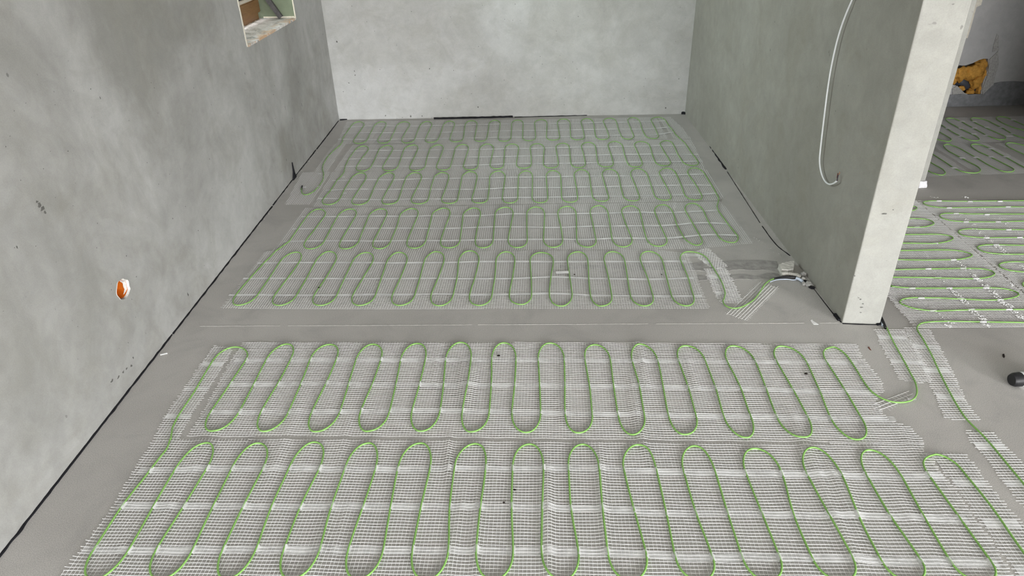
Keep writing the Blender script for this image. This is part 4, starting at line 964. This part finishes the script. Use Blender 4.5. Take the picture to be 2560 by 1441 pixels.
# hanging white cable on the partition
wx = [(2145, -40), (2130, 0), (2118, 28), (2105, 62), (2094, 98), (2085, 135), (2076, 180), (2069, 225), (2062, 280), (2056, 330), (2051, 375), (2049, 400), (2051, 422), (2057, 443), (2065, 456), (2074, 461), (2083, 459), (2092, 453)]
off = [.02, .022, .026, .03, .034, .036, .038, .040, .040, .038, .036, .034, .032, .030, .028, .028, .030, .034]
P = np.array([wl(x, y, 0, XR - .006 - o_ * .22) for (x, y), o_ in zip(wx, off)])
top = P[0] + np.array([.0, -.05, .25]); P = np.vstack([[top + [.012, -.03, .35], top], P])
base = np.array([XR - .03, P[-4][1], P[:, 2].min()])
hang = empty('hanging_cable', tuple(base))
V, F = tube(catmull(P, .008), .0031, 8, True, (1.0, 0, 0)); mesh_obj('cable_sheath', V, F, M_WHITEPL, hang, True)
e = P[-1]
w1 = [e, wl(2094, 445, 0, XR - .013), wl(2096, 437, 0, XR - .014)]
V, F = tube(catmull(np.array(w1), .002), .0016, 6); o = mesh_obj('wire_core', V, F, M_NAVYW, hang, True); o['label'] = 'dark insulated core'
w2 = [e + [.002, 0, .001], wl(2093, 443, 0, XR - .011), wl(2095, 433, 0, XR - .011)]
V, F = tube(catmull(np.array(w2), .002), .0016, 6); o = mesh_obj('wire_core', V, F, M_BROWNW, hang, True); o['label'] = 'brown insulated core'
w3 = [wl(2096, 437, 0, XR - .014), wl(2099, 434, 0, XR - .013), wl(2099, 430, 0, XR - .012)]
V, F = tube(catmull(np.array(w3), .002), .0012, 6); o = mesh_obj('wire_tip', V, F, M_COPPER, hang, True); o['label'] = 'bare copper tip'
tag(hang, 'thin white cable hanging in a hook down the shaded partition, bare wire end', 'cable')
# black capped tool at the right edge
ta = fl(2528, 968); tb = fl(2556, 961)
rT = .0235
axis = np.array([1.0, .10, 0]); axis /= np.linalg.norm(axis); c0 = np.array([fl(2515, 948, .02)[0] + .010, fl(2530, 967, 0)[1] + .004, rT])
tool = empty('hand_tool', (c0[0], c0[1], 0.0))
def lathe(profile, name, m, lab=None):
    P = np.array([c0 + axis * x for x, r in profile]); V, F = tube(P, [max(r, .0004) for x, r in profile], 40, True)
    o = mesh_obj(name, V, F, m, tool, False)
    if lab: o['label'] = lab
lathe([(0, .0178), (.003, .0196), (.0065, .0214), (.009, .0222), (.028, rT)], 'end_cap', M_BLACK, 'black faceted rubber end')
lathe([(.0281, rT * .985), (.0282, rT * .99), (.040, rT * .99), (.0401, rT * .97)], 'ring', M_SILVER, 'pale metallic ring')
lathe([(.0402, rT * .93), (.0404, rT * .93), (.15, rT * .9), (.155, rT * .8)], 'barrel', M_BLACK)
tag(tool, 'black rubber-ended tool with pale ring lying on bare floor by right mat', 'tool')
# foam in the hole of the far wall; added dark tube darkens the cavity
def foam_lump(parts):
    e0 = empty('insulation_foam', (wl(2430, 200, 1, FY)[0], FY + .03, wl(2430, 239, 1, FY)[2]))
    for k, (x, y, rx, rz, ry) in enumerate(parts):
        c = wl(x, y, 1, FY + .03); lump('foam_lump', (c[0], FY + .035, c[2]), (rx, ry, rz), 2.1 * k + .5, M_FOAM, e0, 3, amp=.45, fr=1.9)
    a_ = wl(2376, 186, 1, FY + .09); b_ = wl(2444, 230, 1, FY + .09)
    V, F = tube(np.array([a_, (a_ + b_) / 2, b_]), .048, 14); o = mesh_obj('cavity_darkener', V, F, M_GASKET, wall_far, True); o['label'] = 'added dark tube that darkens the hole behind the foam'
    tag(e0, 'bulging yellow construction foam in the broken hole of the far wall', 'foam')
foam_lump([(2385, 186, .045, .038, .03), (2405, 185, .060, .050, .035), (2432, 182, .062, .055, .045), (2452, 165, .042, .050, .038), (2440, 205, .040, .050, .040), (2458, 192, .026, .06, .03), (2449, 222, .022, .050, .030), (2426, 231, .030, .028, .026), (2404, 221, .026, .018, .02), (2384, 202, .022, .025, .02), (2370, 190, .04, .05, .03)])
# broken plaster and rubble round the hole, dark render band at the foot of the far wall
def far_patch(name, px, th, m, sd):
    V = []; n = len(px)
    for j in (0, 1):
        for k, (x, y) in enumerate(px):
            p = wl(x, y, 1, FY); V.append((p[0], FY - th * j + .002 * (1 - j), p[2]))
    F = [list(range(n, 2 * n))] + [[k, (k + 1) % n, n + (k + 1) % n, n + k] for k in range(n)]
    return mesh_obj(name, V, F, m, wall_far)
far_patch('chipped_plaster', [(2473, 148), (2482, 140), (2494, 128), (2496, 160), (2488, 185), (2484, 205), (2480, 222), (2456, 236), (2455, 222), (2462, 202), (2470, 180)], .006, M_RUBBLE, 1)
far_patch('chipped_plaster', [(2480, 130), (2484, 110), (2492, 84), (2496, 90), (2495, 110), (2497, 126)], .004, M_RUBBLE, 2)
far_patch('chipped_plaster', [(2380, 222), (2392, 214), (2412, 234), (2380, 236)], .006, M_RUBBLE, 3)
far_patch('chipped_plaster', [(2436, -20), (2462, -25), (2452, 12), (2440, 18), (2434, 40), (2426, 70), (2418, 95), (2412, 95)], .005, M_BEAD, 4)
n = 60; V = []; F = []
for k in range(n + 1):
    x = XR2 + (RIGHT_X - XR2) * k / n; zt = .082 + .083 * float(np.clip((x - 3.27) / .05, 0, 1)) + .012 * mnoise.noise((x * 6, 1, 1)) + (.005 * mnoise.noise((x * 30, 2, 1)))
    V += [(x, FY - .010, 0), (x, FY - .008, zt * .55), (x, FY - .0055, zt), (x, FY + .002, zt)]
    if k:
        o = k * 4; p = o - 4
        for q_ in range(3): F.append([p + q_, o + q_, o + q_ + 1, p + q_ + 1])
# the band stops where the hole reaches down to it
struct(mesh_obj('baseboard_far', V, F, M_FARBAND))
# white lip of plaster at the foot of the door jamb
jp_ = np.array([JX, JY]); bm = bmesh.new(); box(bm, (JX - .03, JY - .012, 0), (JX + .008, JY + .02, .035)); bmesh.ops.subdivide_edges(bm, edges=list(bm.edges), cuts=3, use_grid_fill=True)
for v in bm.verts: v.co += Vector([.006 * mnoise.noise(v.co * 50 + Vector((k, 1, 0))) for k in (0, 4, 8)]); v.co.z = max(v.co.z, 0); v.co -= Vector((JX, JY, 0))
o = bm_obj('plaster_lump', bm, M_RAG); o.location = (JX, JY, 0); tag(o, 'small white plaster lump at the foot of the doorway jamb', 'plaster lump')

# small scraps
def scrap(name, px, th, m, label, cat, lift=.0):
    P = [fl(x, y) for x, y in px]; c = np.mean(P, axis=0); n = len(P); V = []
    for j in (0, 1): V += [(p[0] - c[0], p[1] - c[1], lift * (k % 2) + th * j) for k, p in enumerate(P)]
    F = [list(range(n))[::-1], list(range(n, 2 * n))] + [[k, (k + 1) % n, n + (k + 1) % n, n + k] for k in range(n)]
    o = mesh_obj(name, V, F, m); o.location = (c[0], c[1], .0002); tag(o, label, cat); return o
scrap('tape_scrap', [(2026, 802), (2030, 800), (2033, 804), (2042, 809), (2046, 812), (2034, 812), (2030, 808)], .0012, M_PAPER, 'bent white tape scrap on floor left of the partition end', 'tape scrap')
scrap('white_sliver', [(400, 887), (418, 883), (419, 885), (401, 889)], .002, M_PAPER, 'thin white sliver on the floor beside the left wall', 'sliver')
scrap('brown_sliver', [(2172, 868), (2175, 873), (2178, 877), (2174, 875), (2170, 870)], .002, M_BROWNW, 'tiny reddish brown sliver on floor right of the second mesh row', 'sliver')
scrap('dark_crumb', [(2506, 887), (2510, 886), (2512, 893), (2510, 896), (2507, 893)], .002, M_DARK, 'dark crumb on bare floor behind the black tool', 'crumb')
scrap('white_crumb', [(2024, 690), (2027, 689), (2028, 691), (2026, 692)], .002, M_PAPER, 'tiny white crumb on floor by the partition foot', 'crumb')
for k, (x, y, r, z, lab) in enumerate(((1260, 1258, 3.2, .004, 'tiny black crumb lying on the nearest mesh row between two cable legs'), (1287, 1226, 3.4, .004, 'tiny dark crumb touching a cable leg on the nearest mesh row'), (797, 720, 2.6, .007, 'dark crumb beside a cable leg at the left of the lowest alcove row'),
                          (1246, 891, 4, .004, 'dark smear of dirt inside a loop top of the second mesh row'), (1654, 687, 1.8, .003, 'tiny black crumb on the lowest alcove row towards its right end'), (2015, 936, 4, .004, 'brown leaf bit on the second mesh row near its right end'), (1436, 687, 2.2, .007, 'tiny black crumb on the lowest alcove row beside the torn white tape'))):
    p = fl(x, y, z); s = np.hypot(np.hypot(p[0], p[1]), CAM_H) / FPX
    o = lump('dirt_crumb', (p[0], p[1], z + r * s * .3), (r * s * 1.1, r * s * .9, r * s * .55), 1.9 * k, M_DARK, sub=1); tag(o, lab, 'crumb')
# crumbs in the screed edge along the partition and left wall
V = []; F = []
r = random.Random(12)
for (xa, ya, xb, yb, cnt) in ((1760, 340, 1990, 648, 70), (855, 299, 640, 573, 50), (1990, 650, 1930, 560, 20), (1880, 590, 1980, 660, 30), (880, 297, 1700, 284, 40)):
    for _ in range(cnt):
        t = r.random(); p = fl(xa + (xb - xa) * t + r.uniform(-3, 3), ya + (yb - ya) * t + r.uniform(-2, 2)); s = r.uniform(.0010, .0030); o = len(V)
        p[0] = np.clip(p[0], XL + .006, XR - .006)
        for dx, dy, dz in ((1, 0, 0), (-.5, .87, 0), (-.5, -.87, 0), (0, 0, 1.1)): V.append((p[0] + dx * s, p[1] + dy * s, dz * s))
        F += [[o, o + 1, o + 3], [o + 1, o + 2, o + 3], [o + 2, o, o + 3]]
o = mesh_obj('mortar_crumbs', V, F, M_JOINT, floor); o['kind'] = 'stuff'
